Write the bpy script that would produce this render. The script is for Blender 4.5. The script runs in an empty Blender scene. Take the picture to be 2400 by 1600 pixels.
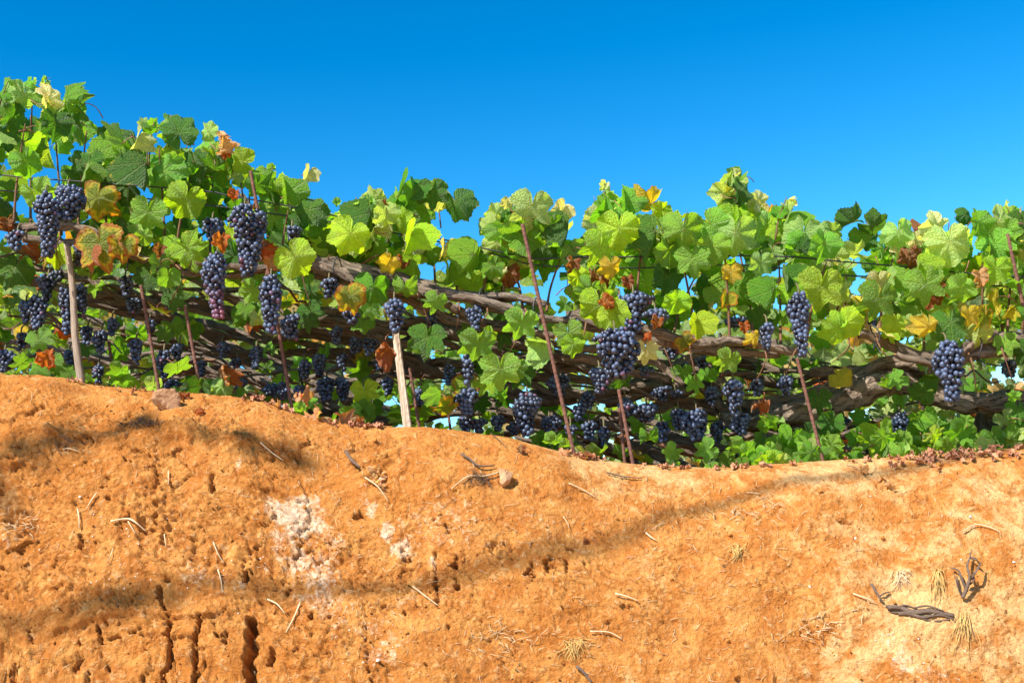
import bpy, math, random
import numpy as np
from mathutils import Vector, Matrix, Euler

C = bpy.context.scene.collection
R = math.radians
rnd = random.Random(11)

# ------------------------------------------------------------------ camera, sky, sun, exposure
PITCH, ROLL, F, W, H = R(9), R(5), 3000.0, 2400.0, 1600.0
EYE = Vector((0, 0, 1.5))
fwd = Vector((0, math.cos(PITCH), math.sin(PITCH)))
r0 = Vector((1, 0, 0)); u0 = r0.cross(fwd)
rgt = r0 * math.cos(ROLL) - u0 * math.sin(ROLL)
upv = u0 * math.cos(ROLL) + r0 * math.sin(ROLL)
upv = upv if abs(upv.dot(rgt)) < 1e-6 else rgt.cross(fwd)
cam = bpy.data.cameras.new('camera')
cam.sensor_width = 36; cam.lens = F / W * 36; cam.clip_end = 2000
camo = bpy.data.objects.new('camera', cam); C.objects.link(camo)
m = Matrix((rgt, upv, -fwd)).transposed().to_4x4(); m.translation = EYE
camo.matrix_world = m
bpy.context.scene.camera = camo

SUN = Vector((-0.50, -0.50, 0.86)).normalized()
world = bpy.data.worlds.new('World'); bpy.context.scene.world = world
world.use_nodes = True
wn, wl = world.node_tree.nodes, world.node_tree.links
wn.clear()
sky = wn.new('ShaderNodeTexSky'); sky.sky_type = 'NISHITA'; sky.sun_disc = False
sky.sun_elevation = math.asin(SUN.z); sky.sun_rotation = math.atan2(SUN.x, SUN.y)
sky.air_density = 1.0; sky.dust_density = 0.5; sky.ozone_density = 3.0
gm = wn.new('ShaderNodeGamma'); gm.inputs[1].default_value = 1.5
hs = wn.new('ShaderNodeHueSaturation'); hs.inputs['Saturation'].default_value = 1.24; hs.inputs['Value'].default_value = 0.93; hs.inputs['Hue'].default_value = 0.488
bg = wn.new('ShaderNodeBackground'); bg.inputs[1].default_value = 0.050
wo = wn.new('ShaderNodeOutputWorld')
wl.new(sky.outputs[0], gm.inputs[0]); wl.new(gm.outputs[0], hs.inputs['Color'])
wl.new(hs.outputs[0], bg.inputs[0]); wl.new(bg.outputs[0], wo.inputs[0])
sl = bpy.data.lights.new('sun', 'SUN'); sl.energy = 5.0; sl.angle = R(0.5); sl.color = (1, 0.95, 0.86)
so = bpy.data.objects.new('sun', sl); C.objects.link(so); so.location = (-4, -3, 8)
so.rotation_euler = (-SUN).to_track_quat('-Z', 'Y').to_euler()
vs = bpy.context.scene.view_settings
vs.view_transform = 'Standard'; vs.look = 'None'; vs.gamma = 1; vs.exposure = 1.12; vs.use_curve_mapping = False

# ------------------------------------------------------------------ helpers
def ray(px, py):
    d = fwd * F + rgt * (px - W / 2) + upv * (H / 2 - py)
    return d / d.y
def at(px, py, Y):                                   # the world point seen at a photo pixel, Y metres away
    return EYE + ray(px, py) * Y
def project(p):
    v = Vector(p) - EYE
    z = v.dot(fwd)
    return W / 2 + F * v.dot(rgt) / z, H / 2 - F * v.dot(upv) / z

def hash2(ix, iy, seed):
    h = (ix.astype(np.int64) * 374761393 + iy.astype(np.int64) * 668265263 + seed * 974634777) & 0xffffffff
    h = ((h ^ (h >> 13)) * 1274126177) & 0xffffffff
    return (h ^ (h >> 16)) & 0xffffffff
def perlin(x, y, seed=0):
    x = np.asarray(x, float); y = np.asarray(y, float)
    ix = np.floor(x); iy = np.floor(y); fx = x - ix; fy = y - iy
    def g(dx, dy):
        a = hash2(ix + dx, iy + dy, seed) / 4294967296.0 * 2 * np.pi
        return np.cos(a) * (fx - dx) + np.sin(a) * (fy - dy)
    u = fx**3 * (fx * (fx * 6 - 15) + 10); v = fy**3 * (fy * (fy * 6 - 15) + 10)
    return ((g(0, 0) * (1 - u) + g(1, 0) * u) * (1 - v) + (g(0, 1) * (1 - u) + g(1, 1) * u) * v) * 1.5
def fbm(x, y, seed, oct=4, gain=0.5):
    s = 0; a = 1
    for k in range(oct):
        s = s + a * perlin(x * 2**k, y * 2**k, seed + k); a *= gain
    return s
def worley(x, y, seed):
    """nearest and second distance to jittered cell points, and a random number per cell"""
    ix = np.floor(x); iy = np.floor(y); f1 = np.full(np.shape(x), 9.0); f2 = f1.copy(); cid = np.zeros(np.shape(x))
    for dx in (-1, 0, 1):
        for dy in (-1, 0, 1):
            h = hash2(ix + dx, iy + dy, seed)
            px = ix + dx + (h & 0xffff) / 65536.0; py = iy + dy + (h >> 16) / 65536.0
            d = np.hypot(x - px, y - py); near = d < f1
            f2 = np.where(near, f1, np.minimum(f2, d)); cid = np.where(near, (h % 977) / 977.0, cid); f1 = np.where(near, d, f1)
    return f1, f2, cid
def sstep(a, b, x):
    t = np.clip((x - a) / (b - a), 0, 1); return t * t * (3 - 2 * t)

def mesh(name, V, Fc, mats=(), smooth=True, uv=None, midx=None):
    me = bpy.data.meshes.new(name)
    me.from_pydata([tuple(v) for v in V], [], [tuple(f) for f in Fc])
    for mt in mats: me.materials.append(mt)
    if smooth: me.polygons.foreach_set('use_smooth', [True] * len(me.polygons))
    if midx is not None: me.polygons.foreach_set('material_index', midx)
    if uv is not None:
        l = me.uv_layers.new(name='uv')
        idx = np.empty(len(me.loops), np.int32); me.loops.foreach_get('vertex_index', idx)
        l.data.foreach_set('uv', np.asarray(uv, np.float32)[idx].ravel())
    me.update()
    return me
def ob(name, data, parent=None, loc=(0, 0, 0)):
    o = bpy.data.objects.new(name, data); C.objects.link(o); o.location = loc
    if parent is not None: o.parent = parent
    return o
def tag(o, label=None, cat=None, group=None, kind=None):
    for k, v in (('label', label), ('category', cat), ('group', group), ('kind', kind)):
        if v: o[k] = v
    return o
def empty(name, loc):
    return ob(name, None, None, loc)

def smooth_path(pts, step):
    P = [Vector(p) for p in pts]; out = []
    for i in range(len(P) - 1):
        a = P[i - 1] if i else P[0] * 2 - P[1]; b, c = P[i], P[i + 1]
        d = P[i + 2] if i + 2 < len(P) else P[-1] * 2 - P[-2]
        n = max(1, int((c - b).length / step))
        for k in range(n):
            t = k / n
            out.append(0.5 * (2 * b + (c - a) * t + (2 * a - 5 * b + 4 * c - d) * t * t + (3 * b - a - 3 * c + d) * t**3))
    out.append(P[-1]); return out
def tube_geo(pts, rad, sides=8, rough=0.0, seed=0, twist=0.0, ridges=0):
    """verts, faces, uv of a tapering tube; rough = share of the radius that bark relief adds"""
    P = np.array([tuple(p) for p in pts]); n = len(P)
    T = np.gradient(P, axis=0); T /= np.linalg.norm(T, axis=1)[:, None] + 1e-9
    rad = np.asarray(rad(np.linspace(0, 1, n)) if callable(rad) else np.full(n, rad) if np.isscalar(rad) else np.interp(np.linspace(0, 1, n), np.linspace(0, 1, len(rad)), rad), float)
    s = np.concatenate([[0], np.cumsum(np.linalg.norm(np.diff(P, axis=0), axis=1))])
    ref = np.array([0, 0, 1.0]) if abs(T[0][2]) < 0.9 else np.array([0, 1.0, 0])
    A = np.cross(T, ref); A /= np.linalg.norm(A, axis=1)[:, None] + 1e-9
    B = np.cross(A, T)
    th = np.linspace(0, 2 * np.pi, sides, endpoint=False)
    ang = th[None, :] + (twist * s)[:, None]
    rr = np.repeat(rad[:, None], sides, 1)
    if rough:
        ss = np.repeat(s[:, None], sides, 1); tt = np.repeat(th[None, :], n, 0)
        ca, sa = np.cos(tt) * 1.6, np.sin(tt) * 1.6
        nz = fbm(ca * 1.5 + ss * 5 + seed, sa * 1.5 + ss * 9, seed, 3) + 0.8 * (0.4 - np.abs(perlin(ca * 3 + 7, sa * 3 + ss * 12 + seed, seed + 9)) * 2)
        knot = sstep(0.35, 0.7, perlin(ss * 9 + seed * 3.1, tt * 0 + seed, seed + 4)) * 0.5
        rr = rr * (1 + rough * nz + rough * knot)
    V = P[:, None, :] + rr[:, :, None] * (np.cos(ang)[:, :, None] * A[:, None, :] + np.sin(ang)[:, :, None] * B[:, None, :])
    V = V.reshape(-1, 3)
    Fc = []
    for i in range(n - 1):
        for j in range(sides):
            k = (j + 1) % sides
            Fc.append((i * sides + j, i * sides + k, (i + 1) * sides + k, (i + 1) * sides + j))
    Fc.append(tuple(reversed(range(sides)))); Fc.append(tuple((n - 1) * sides + j for j in range(sides)))
    U = np.stack([np.repeat(th[None, :] / (2 * np.pi), n, 0).ravel(), np.repeat(s[:, None], sides, 1).ravel()], 1)
    return V, Fc, U
class Bag:                                            # gathers geometry for ONE mesh
    def __init__(s): s.V, s.F, s.U, s.M, s.n = [], [], [], [], 0
    def add(s, V, Fc, U=None, mi=0):
        V = np.asarray(V); s.V.append(V); s.F += [tuple(i + s.n for i in f) for f in Fc]
        s.U.append(np.zeros((len(V), 2)) if U is None else U); s.M += [mi] * len(Fc); s.n += len(V)
    def build(s, name, mats, smooth=True, origin=None):
        V = np.concatenate(s.V)
        if origin is not None: V = V - np.array(tuple(origin))
        return mesh(name, V, s.F, mats, smooth, np.concatenate(s.U), s.M)
def tube_mesh(name, pts, rad, mat, sides=8, origin=(0, 0, 0), **k):
    V, Fc, U = tube_geo(pts, rad, sides, **k)
    return mesh(name, V - np.array(tuple(origin)), Fc, [mat], True, U)

# ------------------------------------------------------------------ node material kit
class NT:
    def __init__(s, name):
        s.m = bpy.data.materials.new(name); s.m.use_nodes = True
        s.t = s.m.node_tree; s.t.nodes.clear()
    def n(s, kind, **kw):
        nd = s.t.nodes.new('ShaderNode' + kind)
        ins = kw.pop('ins', {})
        for k, v in kw.items(): setattr(nd, k, v)
        for k, v in ins.items(): s.set(nd.inputs[k], v)
        return nd
    def set(s, sock, v):
        if isinstance(v, bpy.types.NodeSocket): s.t.links.new(v, sock)
        elif isinstance(v, (tuple, list)) and sock.type == 'RGBA' and len(v) == 3: sock.default_value = (*v, 1)
        else: sock.default_value = v
    def math(s, op, a, b=0.0, c=0.0, clamp=False):
        nd = s.n('Math', operation=op, use_clamp=clamp); s.set(nd.inputs[0], a); s.set(nd.inputs[1], b); s.set(nd.inputs[2], c)
        return nd.outputs[0]
    def mix(s, f, a, b, blend='MIX'):
        nd = s.n('Mix', data_type='RGBA', blend_type=blend); s.set(nd.inputs[0], f); s.set(nd.inputs[6], a); s.set(nd.inputs[7], b)
        return nd.outputs[2]
    def step(s, x, a, b, lo=0.0, hi=1.0):
        nd = s.n('MapRange', interpolation_type='SMOOTHSTEP', ins={0: x, 1: a, 2: b, 3: lo, 4: hi}); return nd.outputs[0]
    def noise(s, vec, scale, detail=4.0, rough=0.55, dist=0.0):
        return s.n('TexNoise', ins={'Vector': vec, 'Scale': scale, 'Detail': detail, 'Roughness': rough, 'Distortion': dist}).outputs[0]
    def scalev(s, vec, xyz):
        return s.n('Mapping', ins={'Vector': vec, 'Scale': xyz}).outputs[0]
    def bump(s, h, dist, strength=1.0):
        return s.n('Bump', ins={'Strength': strength, 'Distance': dist, 'Height': h}).outputs[0]
    def out(s, sh):
        o = s.n('OutputMaterial'); s.t.links.new(sh, o.inputs[0]); return s.m
    def principled(s, **ins):
        return s.n('BsdfPrincipled', ins={k.replace('_', ' '): v for k, v in ins.items()}).outputs[0]

def mat_leaf(name, fixed=None):
    t = NT(name)
    oi = t.n('ObjectInfo')
    col = oi.outputs['Color'] if fixed is None else None
    age = oi.outputs['Alpha'] if fixed is None else 0.0
    rd = oi.outputs['Random']
    if fixed is not None:
        gl = t.n('NewGeometry').outputs['Random Per Island']; rd = gl
        col = t.mix(t.step(gl, 0.15, 0.85), fixed[0], fixed[1])
        col = t.mix(t.step(gl, 0.90, 0.93), col, fixed[2])
    uv = t.n('UVMap', uv_map='uv').outputs[0]
    sp = t.n('SeparateXYZ', ins={0: uv}); x = t.math('SUBTRACT', sp.outputs[0], 0.5); y = t.math('SUBTRACT', sp.outputs[1], 0.5)
    r = t.math('SQRT', t.math('ADD', t.math('MULTIPLY', x, x), t.math('MULTIPLY', y, y)))
    th = t.math('ABSOLUTE', t.math('ARCTAN2', x, y))
    a = t.math('ABSOLUTE', t.math('SUBTRACT', t.math('FRACT', t.math('ADD', t.math('DIVIDE', th, 0.95), 0.5)), 0.5))
    a = t.math('MULTIPLY', a, 0.95)
    d = t.math('MULTIPLY', r, t.math('SINE', a)); l = t.math('MULTIPLY', r, t.math('COSINE', a))
    vein = t.step(d, 0.006, 0.018, 1.0, 0.0)
    sec = t.math('ABSOLUTE', t.math('SUBTRACT', t.math('FRACT', t.math('DIVIDE', t.math('SUBTRACT', l, t.math('MULTIPLY', d, 0.9)), 0.085)), 0.5))
    vein2 = t.step(sec, 0.0, 0.1, 0.6, 0.0)
    v = t.math('MAXIMUM', vein, vein2)
    ec = t.n('VertexColor', layer_name='edge').outputs[0]     # 0 at the stalk, 1 at the margin: how far out on the blade
    tc = t.n('TexCoord').outputs['Object']
    seedv = t.n('VectorMath', operation='ADD', ins={0: tc, 1: t.n('CombineXYZ', ins={0: t.math('MULTIPLY', rd, 37.0), 1: t.math('MULTIPLY', rd, 91.0)}).outputs[0]}).outputs[0]
    nz = t.noise(seedv, 5.0, 5.0, 0.6)
    base = t.mix(t.math('MULTIPLY', t.step(nz, 0.35, 0.7), 0.45), col, t.mix(1.0, col, (1.55, 1.25, 1.0), 'MULTIPLY'))
    base = t.mix(t.math('MULTIPLY', v, 0.35), base, t.mix(0.5, base, (0.42, 0.45, 0.12)))
    e = t.math('ADD', ec, t.math('MULTIPLY', t.math('SUBTRACT', nz, 0.5), 1.1))
    e = t.math('SUBTRACT', t.math('ADD', e, t.math('MULTIPLY', age, 1.3)), t.math('MULTIPLY', v, 0.15))
    base = t.mix(t.math('MULTIPLY', t.step(e, 1.02, 1.22), 0.9), base, (0.52, 0.40, 0.03))
    base = t.mix(t.step(e, 1.30, 1.5), base, (0.40, 0.14, 0.02))
    base = t.mix(t.step(e, 1.72, 1.95), base, (0.20, 0.06, 0.015))
    spots = t.noise(seedv, 22.0, 2.0)
    base = t.mix(t.step(spots, 0.68, 0.71), base, (0.26, 0.15, 0.04))
    bf = t.n('NewGeometry').outputs['Backfacing']
    under = t.mix(0.32, base, (0.50, 0.55, 0.28))
    face = t.mix(bf, base, under)
    h = t.math('SUBTRACT', t.math('MULTIPLY', t.noise(seedv, 20.0, 4.0), 1.0), v)
    nrm = t.bump(h, 0.03, 0.6)
    pr = t.principled(Base_Color=face, Roughness=t.math('ADD', 0.42, t.math('MULTIPLY', bf, 0.35)), Normal=nrm, Specular_IOR_Level=0.5)
    tl = t.n('BsdfTranslucent', ins={'Color': t.mix(1.0, base, (1.95, 1.85, 0.6), 'MULTIPLY'), 'Normal': nrm}).outputs[0]
    mx = t.n('MixShader', ins={0: 0.46, 1: pr, 2: tl}).outputs[0]
    t.m.use_backface_culling = False
    return t.out(mx)

def mat_simple(name, col, rough=0.7, scale=30, var=0.4, bump=0.0, bscale=80, spec=0.3, col2=None, stretch=None, coord='Object'):
    t = NT(name)
    tc = t.n('TexCoord').outputs[coord] if coord != 'uv' else t.n('UVMap', uv_map='uv').outputs[0]
    if stretch: tc = t.scalev(tc, stretch)
    nz = t.noise(tc, scale, 5.0, 0.6)
    c2 = col2 or tuple(c * (1 - var) for c in col)
    c = t.mix(t.step(nz, 0.3, 0.7), c2, col)
    kw = dict(Base_Color=c, Roughness=rough, Specular_IOR_Level=spec)
    if bump: kw['Normal'] = t.bump(t.noise(tc, bscale, 6.0, 0.65), bump)
    return t.out(t.principled(**kw))

def mat_bark():
    t = NT('vine bark')
    uv = t.n('UVMap', uv_map='uv').outputs[0]
    sp = t.n('SeparateXYZ', ins={0: uv})
    ang = t.math('MULTIPLY', sp.outputs[0], 2 * math.pi)
    v = t.n('CombineXYZ', ins={0: t.math('COSINE', ang), 1: t.math('SINE', ang), 2: t.math('MULTIPLY', sp.outputs[1], 9.0)}).outputs[0]
    v = t.n('VectorMath', operation='ADD', ins={0: v, 1: t.n('CombineXYZ', ins={2: t.math('MULTIPLY', t.n('ObjectInfo').outputs['Random'], 50.0)}).outputs[0]}).outputs[0]
    f = t.noise(v, 3.0, 8.0, 0.78, 0.8)
    g = t.noise(v, 1.1, 3.0)
    c = t.mix(t.step(f, 0.40, 0.55), (0.06, 0.040, 0.030), (0.50, 0.375, 0.28))
    c = t.mix(t.math('MULTIPLY', t.step(g, 0.45, 0.7), 0.55), c, (0.46, 0.36, 0.275))
    return t.out(t.principled(Base_Color=c, Roughness=0.85, Specular_IOR_Level=0.2, Normal=t.bump(f, 0.032)))

def mat_berry():
    t = NT('blue black grape skin')
    oi = t.n('ObjectInfo'); rd = oi.outputs['Random']
    isl = t.n('NewGeometry').outputs['Random Per Island']
    pos = t.n('NewGeometry').outputs['Position']
    wn_ = t.n('TexWhiteNoise', noise_dimensions='1D', ins={'W': t.math('ADD', t.math('MULTIPLY', rd, 91.7), t.math('MULTIPLY', isl, 13.3))}).outputs[0]
    bl = t.noise(pos, 130.0, 3.0)
    bloom = t.step(t.math('ADD', t.math('MULTIPLY', wn_, 0.5), bl), 0.45, 1.05)
    c = t.mix(bloom, (0.008, 0.009, 0.020), (0.066, 0.094, 0.170))
    c = t.mix(oi.outputs['Alpha'], t.mix(0.85, c, (0.20, 0.05, 0.085)), c)
    return t.out(t.principled(Base_Color=c, Roughness=t.math('ADD', 0.33, t.math('MULTIPLY', bloom, 0.25)), Specular_IOR_Level=0.5))

def mat_earth():
    t = NT('orange volcanic earth')
    pos = t.n('TexCoord').outputs['Object']
    wh = t.n('VertexColor', layer_name='stain_shade').outputs[0]
    sp = t.n('SeparateColor', ins={0: wh}); white, pale, dark = sp.outputs[0], sp.outputs[1], sp.outputs[2]
    n1 = t.noise(pos, 3.2, 6.0, 0.62, 0.6); n2 = t.noise(pos, 19.0, 7.0, 0.7, 0.5); n3 = t.noise(pos, 110.0, 4.0, 0.7); n4 = t.noise(pos, 320.0, 3.0, 0.7); n5 = t.noise(pos, 52.0, 5.0, 0.7, 0.3)
    c = t.mix(t.step(n2, 0.40, 0.60), (0.385, 0.134, 0.027), (0.51, 0.224, 0.056))
    c = t.mix(t.math('MULTIPLY', t.step(n1, 0.42, 0.60), 0.65), c, (0.41, 0.145, 0.027))
    pf = t.step(t.math('ADD', pale, t.math('ADD', t.math('MULTIPLY', t.math('SUBTRACT', n2, 0.5), 1.3), t.math('MULTIPLY', t.math('SUBTRACT', n1, 0.5), 1.6))), 0.30, 0.70)
    c = t.mix(t.math('MULTIPLY', pf, 0.85), c, (0.62, 0.385, 0.165))
    c = t.mix(t.math('MULTIPLY', t.step(n5, 0.54, 0.68), 0.6), c, t.mix(0.6, c, (0.72, 0.49, 0.24)))
    c = t.mix(t.math('MULTIPLY', t.step(n3, 0.54, 0.70), 0.5), c, t.mix(0.5, c, (0.70, 0.47, 0.23)))
    c = t.mix(t.math('MULTIPLY', t.step(n3, 0.45, 0.33), 0.55), c, (0.31, 0.115, 0.028))
    wf = t.step(t.math('ADD', white, t.math('ADD', t.math('MULTIPLY', t.math('SUBTRACT', n3, 0.5), 1.1), t.math('MULTIPLY', t.math('SUBTRACT', n5, 0.5), 1.0))), 0.22, 0.78)
    c = t.mix(t.math('MULTIPLY', wf, 0.86), c, (0.70, 0.55, 0.39))
    sk = t.step(t.math('ADD', n4, t.math('MULTIPLY', white, 0.10)), 0.735, 0.77)
    c = t.mix(t.math('MULTIPLY', sk, 0.7), c, (0.75, 0.62, 0.45))
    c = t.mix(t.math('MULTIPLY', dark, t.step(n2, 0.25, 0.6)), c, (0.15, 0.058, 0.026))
    h = t.math('ADD', t.math('ADD', t.math('MULTIPLY', n5, 1.0), t.math('MULTIPLY', n3, 0.6)), t.math('MULTIPLY', n4, 0.3))
    return t.out(t.principled(Base_Color=c, Roughness=0.95, Specular_IOR_Level=0.1, Normal=t.bump(h, 0.011)))

M_leaf = mat_leaf('vine leaf blade')
M_farleaf = mat_leaf('distant vine leaf blade', ((0.05, 0.13, 0.015), (0.20, 0.30, 0.03), (0.40, 0.20, 0.03)))
M_petiole = mat_simple('reddish leaf stalk', (0.30, 0.12, 0.07), 0.5, 15)
M_cane = mat_simple('brown cane', (0.24, 0.115, 0.06), 0.6, 6, 0.5, 0.002, coord='uv', stretch=(3, 12, 1))
M_bark = mat_bark()
M_berry = mat_berry()
M_rachis = mat_simple('green bunch stalk', (0.15, 0.12, 0.05), 0.6, 20)
M_earth = mat_earth()
M_rust = mat_simple('rusty ribbed iron', (0.185, 0.085, 0.058), 0.85, 60, 0.5, 0.001, 250, 0.3, (0.10, 0.045, 0.033))
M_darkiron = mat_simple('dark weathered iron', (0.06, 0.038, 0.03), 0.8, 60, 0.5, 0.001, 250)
M_greywood = mat_simple('weathered grey stake wood', (0.50, 0.40, 0.30), 0.8, 6, 0.4, 0.004, 8, 0.2, (0.24, 0.17, 0.12), (8, 1.2, 1), 'uv')
M_whitewood = mat_simple('sun bleached lath wood', (0.66, 0.55, 0.41), 0.8, 5, 0.4, 0.004, 7, 0.2, (0.24, 0.16, 0.10), (55, 55, 2.2))
M_wire = mat_simple('dark trellis wire', (0.045, 0.045, 0.05), 0.5, 40, 0.3)
M_rock = mat_simple('pale brown stone', (0.50, 0.29, 0.16), 0.9, 14, 0.4, 0.006, 60, 0.2, (0.30, 0.15, 0.07))
M_pebble = mat_simple('chalky white pebble', (0.76, 0.68, 0.58), 0.9, 30, 0.25, 0.002, 200)
M_straw = mat_simple('dry straw', (0.66, 0.49, 0.29), 0.7, 25, 0.35)
M_goldstraw = mat_simple('golden dry grass', (0.62, 0.40, 0.13), 0.7, 25, 0.35)
M_deadwood = mat_simple('grey dead wood', (0.36, 0.25, 0.18), 0.9, 6, 0.5, 0.006, 10, 0.2, (0.11, 0.068, 0.05), (7, 24, 1), 'uv')
M_clod = mat_simple('earth clod', (0.44, 0.185, 0.045), 0.95, 25, 0.3, 0.004, 120, 0.1)
M_litter = mat_simple('red brown leaf litter', (0.55, 0.27, 0.15), 0.8, 25, 0.5, 0, 80, 0.2, (0.26, 0.09, 0.045))
M_cable = mat_simple('black cable sheath', (0.03, 0.03, 0.03), 0.5, 10, 0.2)

# ------------------------------------------------------------------ ground: lower lane, cut earth bank and vineyard terrace in one sheet
CREST = [(-400, 850), (0, 876), (155, 884), (190, 898), (382, 918), (600, 934), (684, 962), (720, 980), (880, 998), (967, 998), (1059, 1006), (1200, 1027),
         (1350, 1068), (1480, 1087), (1685, 1097), (1800, 1088), (1932, 1080), (2055, 1072), (2183, 1066), (2310, 1054), (2400, 1049), (2800, 1010)]
YC = 3.3
_cw = [at(px, py, YC) for px, py in CREST]
_cx = np.array([p.x for p in _cw]); _cz = np.array([p.z for p in _cw])
_fx = np.linspace(_cx[0], _cx[-1], 700); _fz = np.interp(_fx, _cx, _cz)
_k = np.hanning(25); _k /= _k.sum(); _fz = np.convolve(np.pad(_fz, 12, 'edge'), _k, 'valid')
def zc(x): return np.interp(x, _fx, _fz)
_t = np.concatenate([np.linspace(0, 1.0, 201), np.linspace(1.01, 2.4, 60)])
_phi = R(1) * np.interp(_t, [0, 0.05, 0.12, 0.25, 0.45, 3], [6, 24, 38, 52, 62, 66])
_g = np.concatenate([[0], np.cumsum(np.cos(0.5 * (_phi[1:] + _phi[:-1])) * np.diff(_t))])
_d = np.concatenate([[0], np.cumsum(np.sin(0.5 * (_phi[1:] + _phi[:-1])) * np.diff(_t))])
def zbase(x, Y):
    Y = np.asarray(Y, float)
    front = zc(x) - np.interp(YC - Y, _g, _d)
    back = zc(x) + 0.02 * np.maximum(0, Y - YC) + 0.10 * np.maximum(0, np.minimum(Y, 40) - 7.5) * sstep(0.25, -0.35, x / np.maximum(Y, 1))
    return np.maximum(np.where(Y < YC, front, back), 0.0)
def face_xt(px, py):
    d = ray(px, py)
    Y = np.arange(2.0, 3.7, 0.001)
    z = EYE.z + d.z * Y; x = EYE.x + d.x * Y
    hit = np.nonzero(zbase(x, Y) >= z)[0]
    i = hit[0] if len(hit) else len(Y) - 1
    return float(x[i]), float(np.interp(YC - Y[i], _g, _t)) if Y[i] < YC else float(YC - Y[i])
CRACKS = [([(384, 1414), (396, 1458), (403, 1523), (401, 1547), (383, 1574), (379, 1640)], 5, 34), ([(592, 1458), (590, 1506), (582, 1640)], 13, 55),
          ([(476, 1452), (463, 1506), (452, 1640)], 5, 26), ([(231, 1472), (241, 1533), (252, 1571)], 4.5, 28), ([(190, 1496), (184, 1540), (170, 1571)], 4, 22),
          ([(248, 1418), (252, 1469)], 4, 15), ([(374, 1380), (374, 1404)], 8, 25), ([(255, 1496), (275, 1488)], 5, 14), ([(305, 1484), (330, 1474)], 4, 12),
          ([(68, 1479), (76, 1506)], 5, 16), ([(34, 1554), (27, 1620)], 6, 18), ([(641, 1526), (633, 1574)], 6, 18),
          ([(365, 1085), (372, 1130), (352, 1150)], 5, 12), ([(500, 1112), (494, 1150)], 5, 14), ([(1020, 1290), (1023, 1370), (1026, 1420)], 5, 14), ([(855, 1410), (858, 1470), (868, 1595)], 4, 12),
          ([(1230, 1350), (1250, 1322)], 4, 14), ([(1290, 1306), (1330, 1316)], 4, 12), ([(1330, 1316), (1332, 1352)], 5, 12), ([(190, 1255), (196, 1290)], 6, 18), ([(366, 1180), (366, 1240), (330, 1245)], 5, 16),
          ([(1145, 1280), (1175, 1276), (1205, 1284)], 5, 12), ([(1000, 1226), (1045, 1240)], 5, 10), ([(80, 950), (60, 965)], 7, 14), ([(1965, 1222), (2000, 1230)], 6, 12)]
PITS = [(840, 1202, 13, 12, 30), (1286, 1329, 12, 17, 34), (1245, 1346, 10, 10, 26), (1067, 1317, 10, 14, 28), (1023, 1367, 7, 12, 26), (1071, 1370, 5, 16, 20), (190, 1284, 8, 14, 24),
        (578, 1350, 11, 16, 28), (395, 1356, 7, 8, 22), (527, 1496, 14, 13, 26), (730, 1445, 5, 16, 22), (953, 1305, 7, 7, 20), (1978, 1226, 18, 5, 14), (88, 945, 12, 14, 18), (500, 1139, 6, 12, 18),
        (300, 1081, 8, 9, 18), (255, 1170, 9, 5, 14), (1262, 1154, 13, 6, 14), (1511, 1280, 9, 9, 14), (1412, 1246, 15, 6, 16), (1052, 1242, 9, 12, 16), (1178, 1290, 26, 16, 14), (890, 1066, 9, 7, 16),
        (230, 1272, 6, 6, 16), (1003, 1566, 6, 5, 14), (1051, 1468, 5, 7, 14), (946, 1432, 6, 8, 16), (2140, 1387, 10, 6, 14), (2155, 1376, 8, 5, 12), (1866, 1480, 14, 5, 12), (1800, 1508, 16, 4, 10),
        (1318, 1532, 10, 10, 14), (1325, 1550, 9, 7, 14), (1370, 1320, 5, 10, 16), (1320, 1270, 12, 6, 10), (40, 1048, 12, 8, 16), (20, 1082, 18, 10, 18), (210, 1020, 14, 7, 14)]
cr3 = [([face_xt(*p) for p in pl], w / F * 3.0, d / 1000) for pl, w, d in CRACKS]
pt3 = [(face_xt(x, y), a / F * 3.0, b / F * 3.2, d / 1000 * (1 if x < 1100 else .62)) for x, y, a, b, d in PITS]
_pr = random.Random(5)
for _ in range(70):                                   # small weathered holes all over the cut face
    q = face_xt(_pr.uniform(-200, 2600), _pr.triangular(1000, 1640, 1500))
    s = _pr.uniform(0.003, 0.008) if _pr.random() < .85 else _pr.uniform(.008, .014)
    pt3.append((q, s * _pr.uniform(0.7, 1.6), s * _pr.uniform(0.4, 1.3), _pr.uniform(0.006, 0.013)))
cl3 = [(face_xt(x, y), a / F * 3, h / 1000) for x, y, a, h in [(880, 1090, 40, 18), (862, 1118, 22, 14), (820, 1085, 22, 10), (180, 1018, 30, 16), (430, 1005, 60, 20), (560, 1030, 40, 10), (120, 1010, 24, 18), (30, 1090, 34, 18), (1180, 1300, 30, 8)]]

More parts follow.
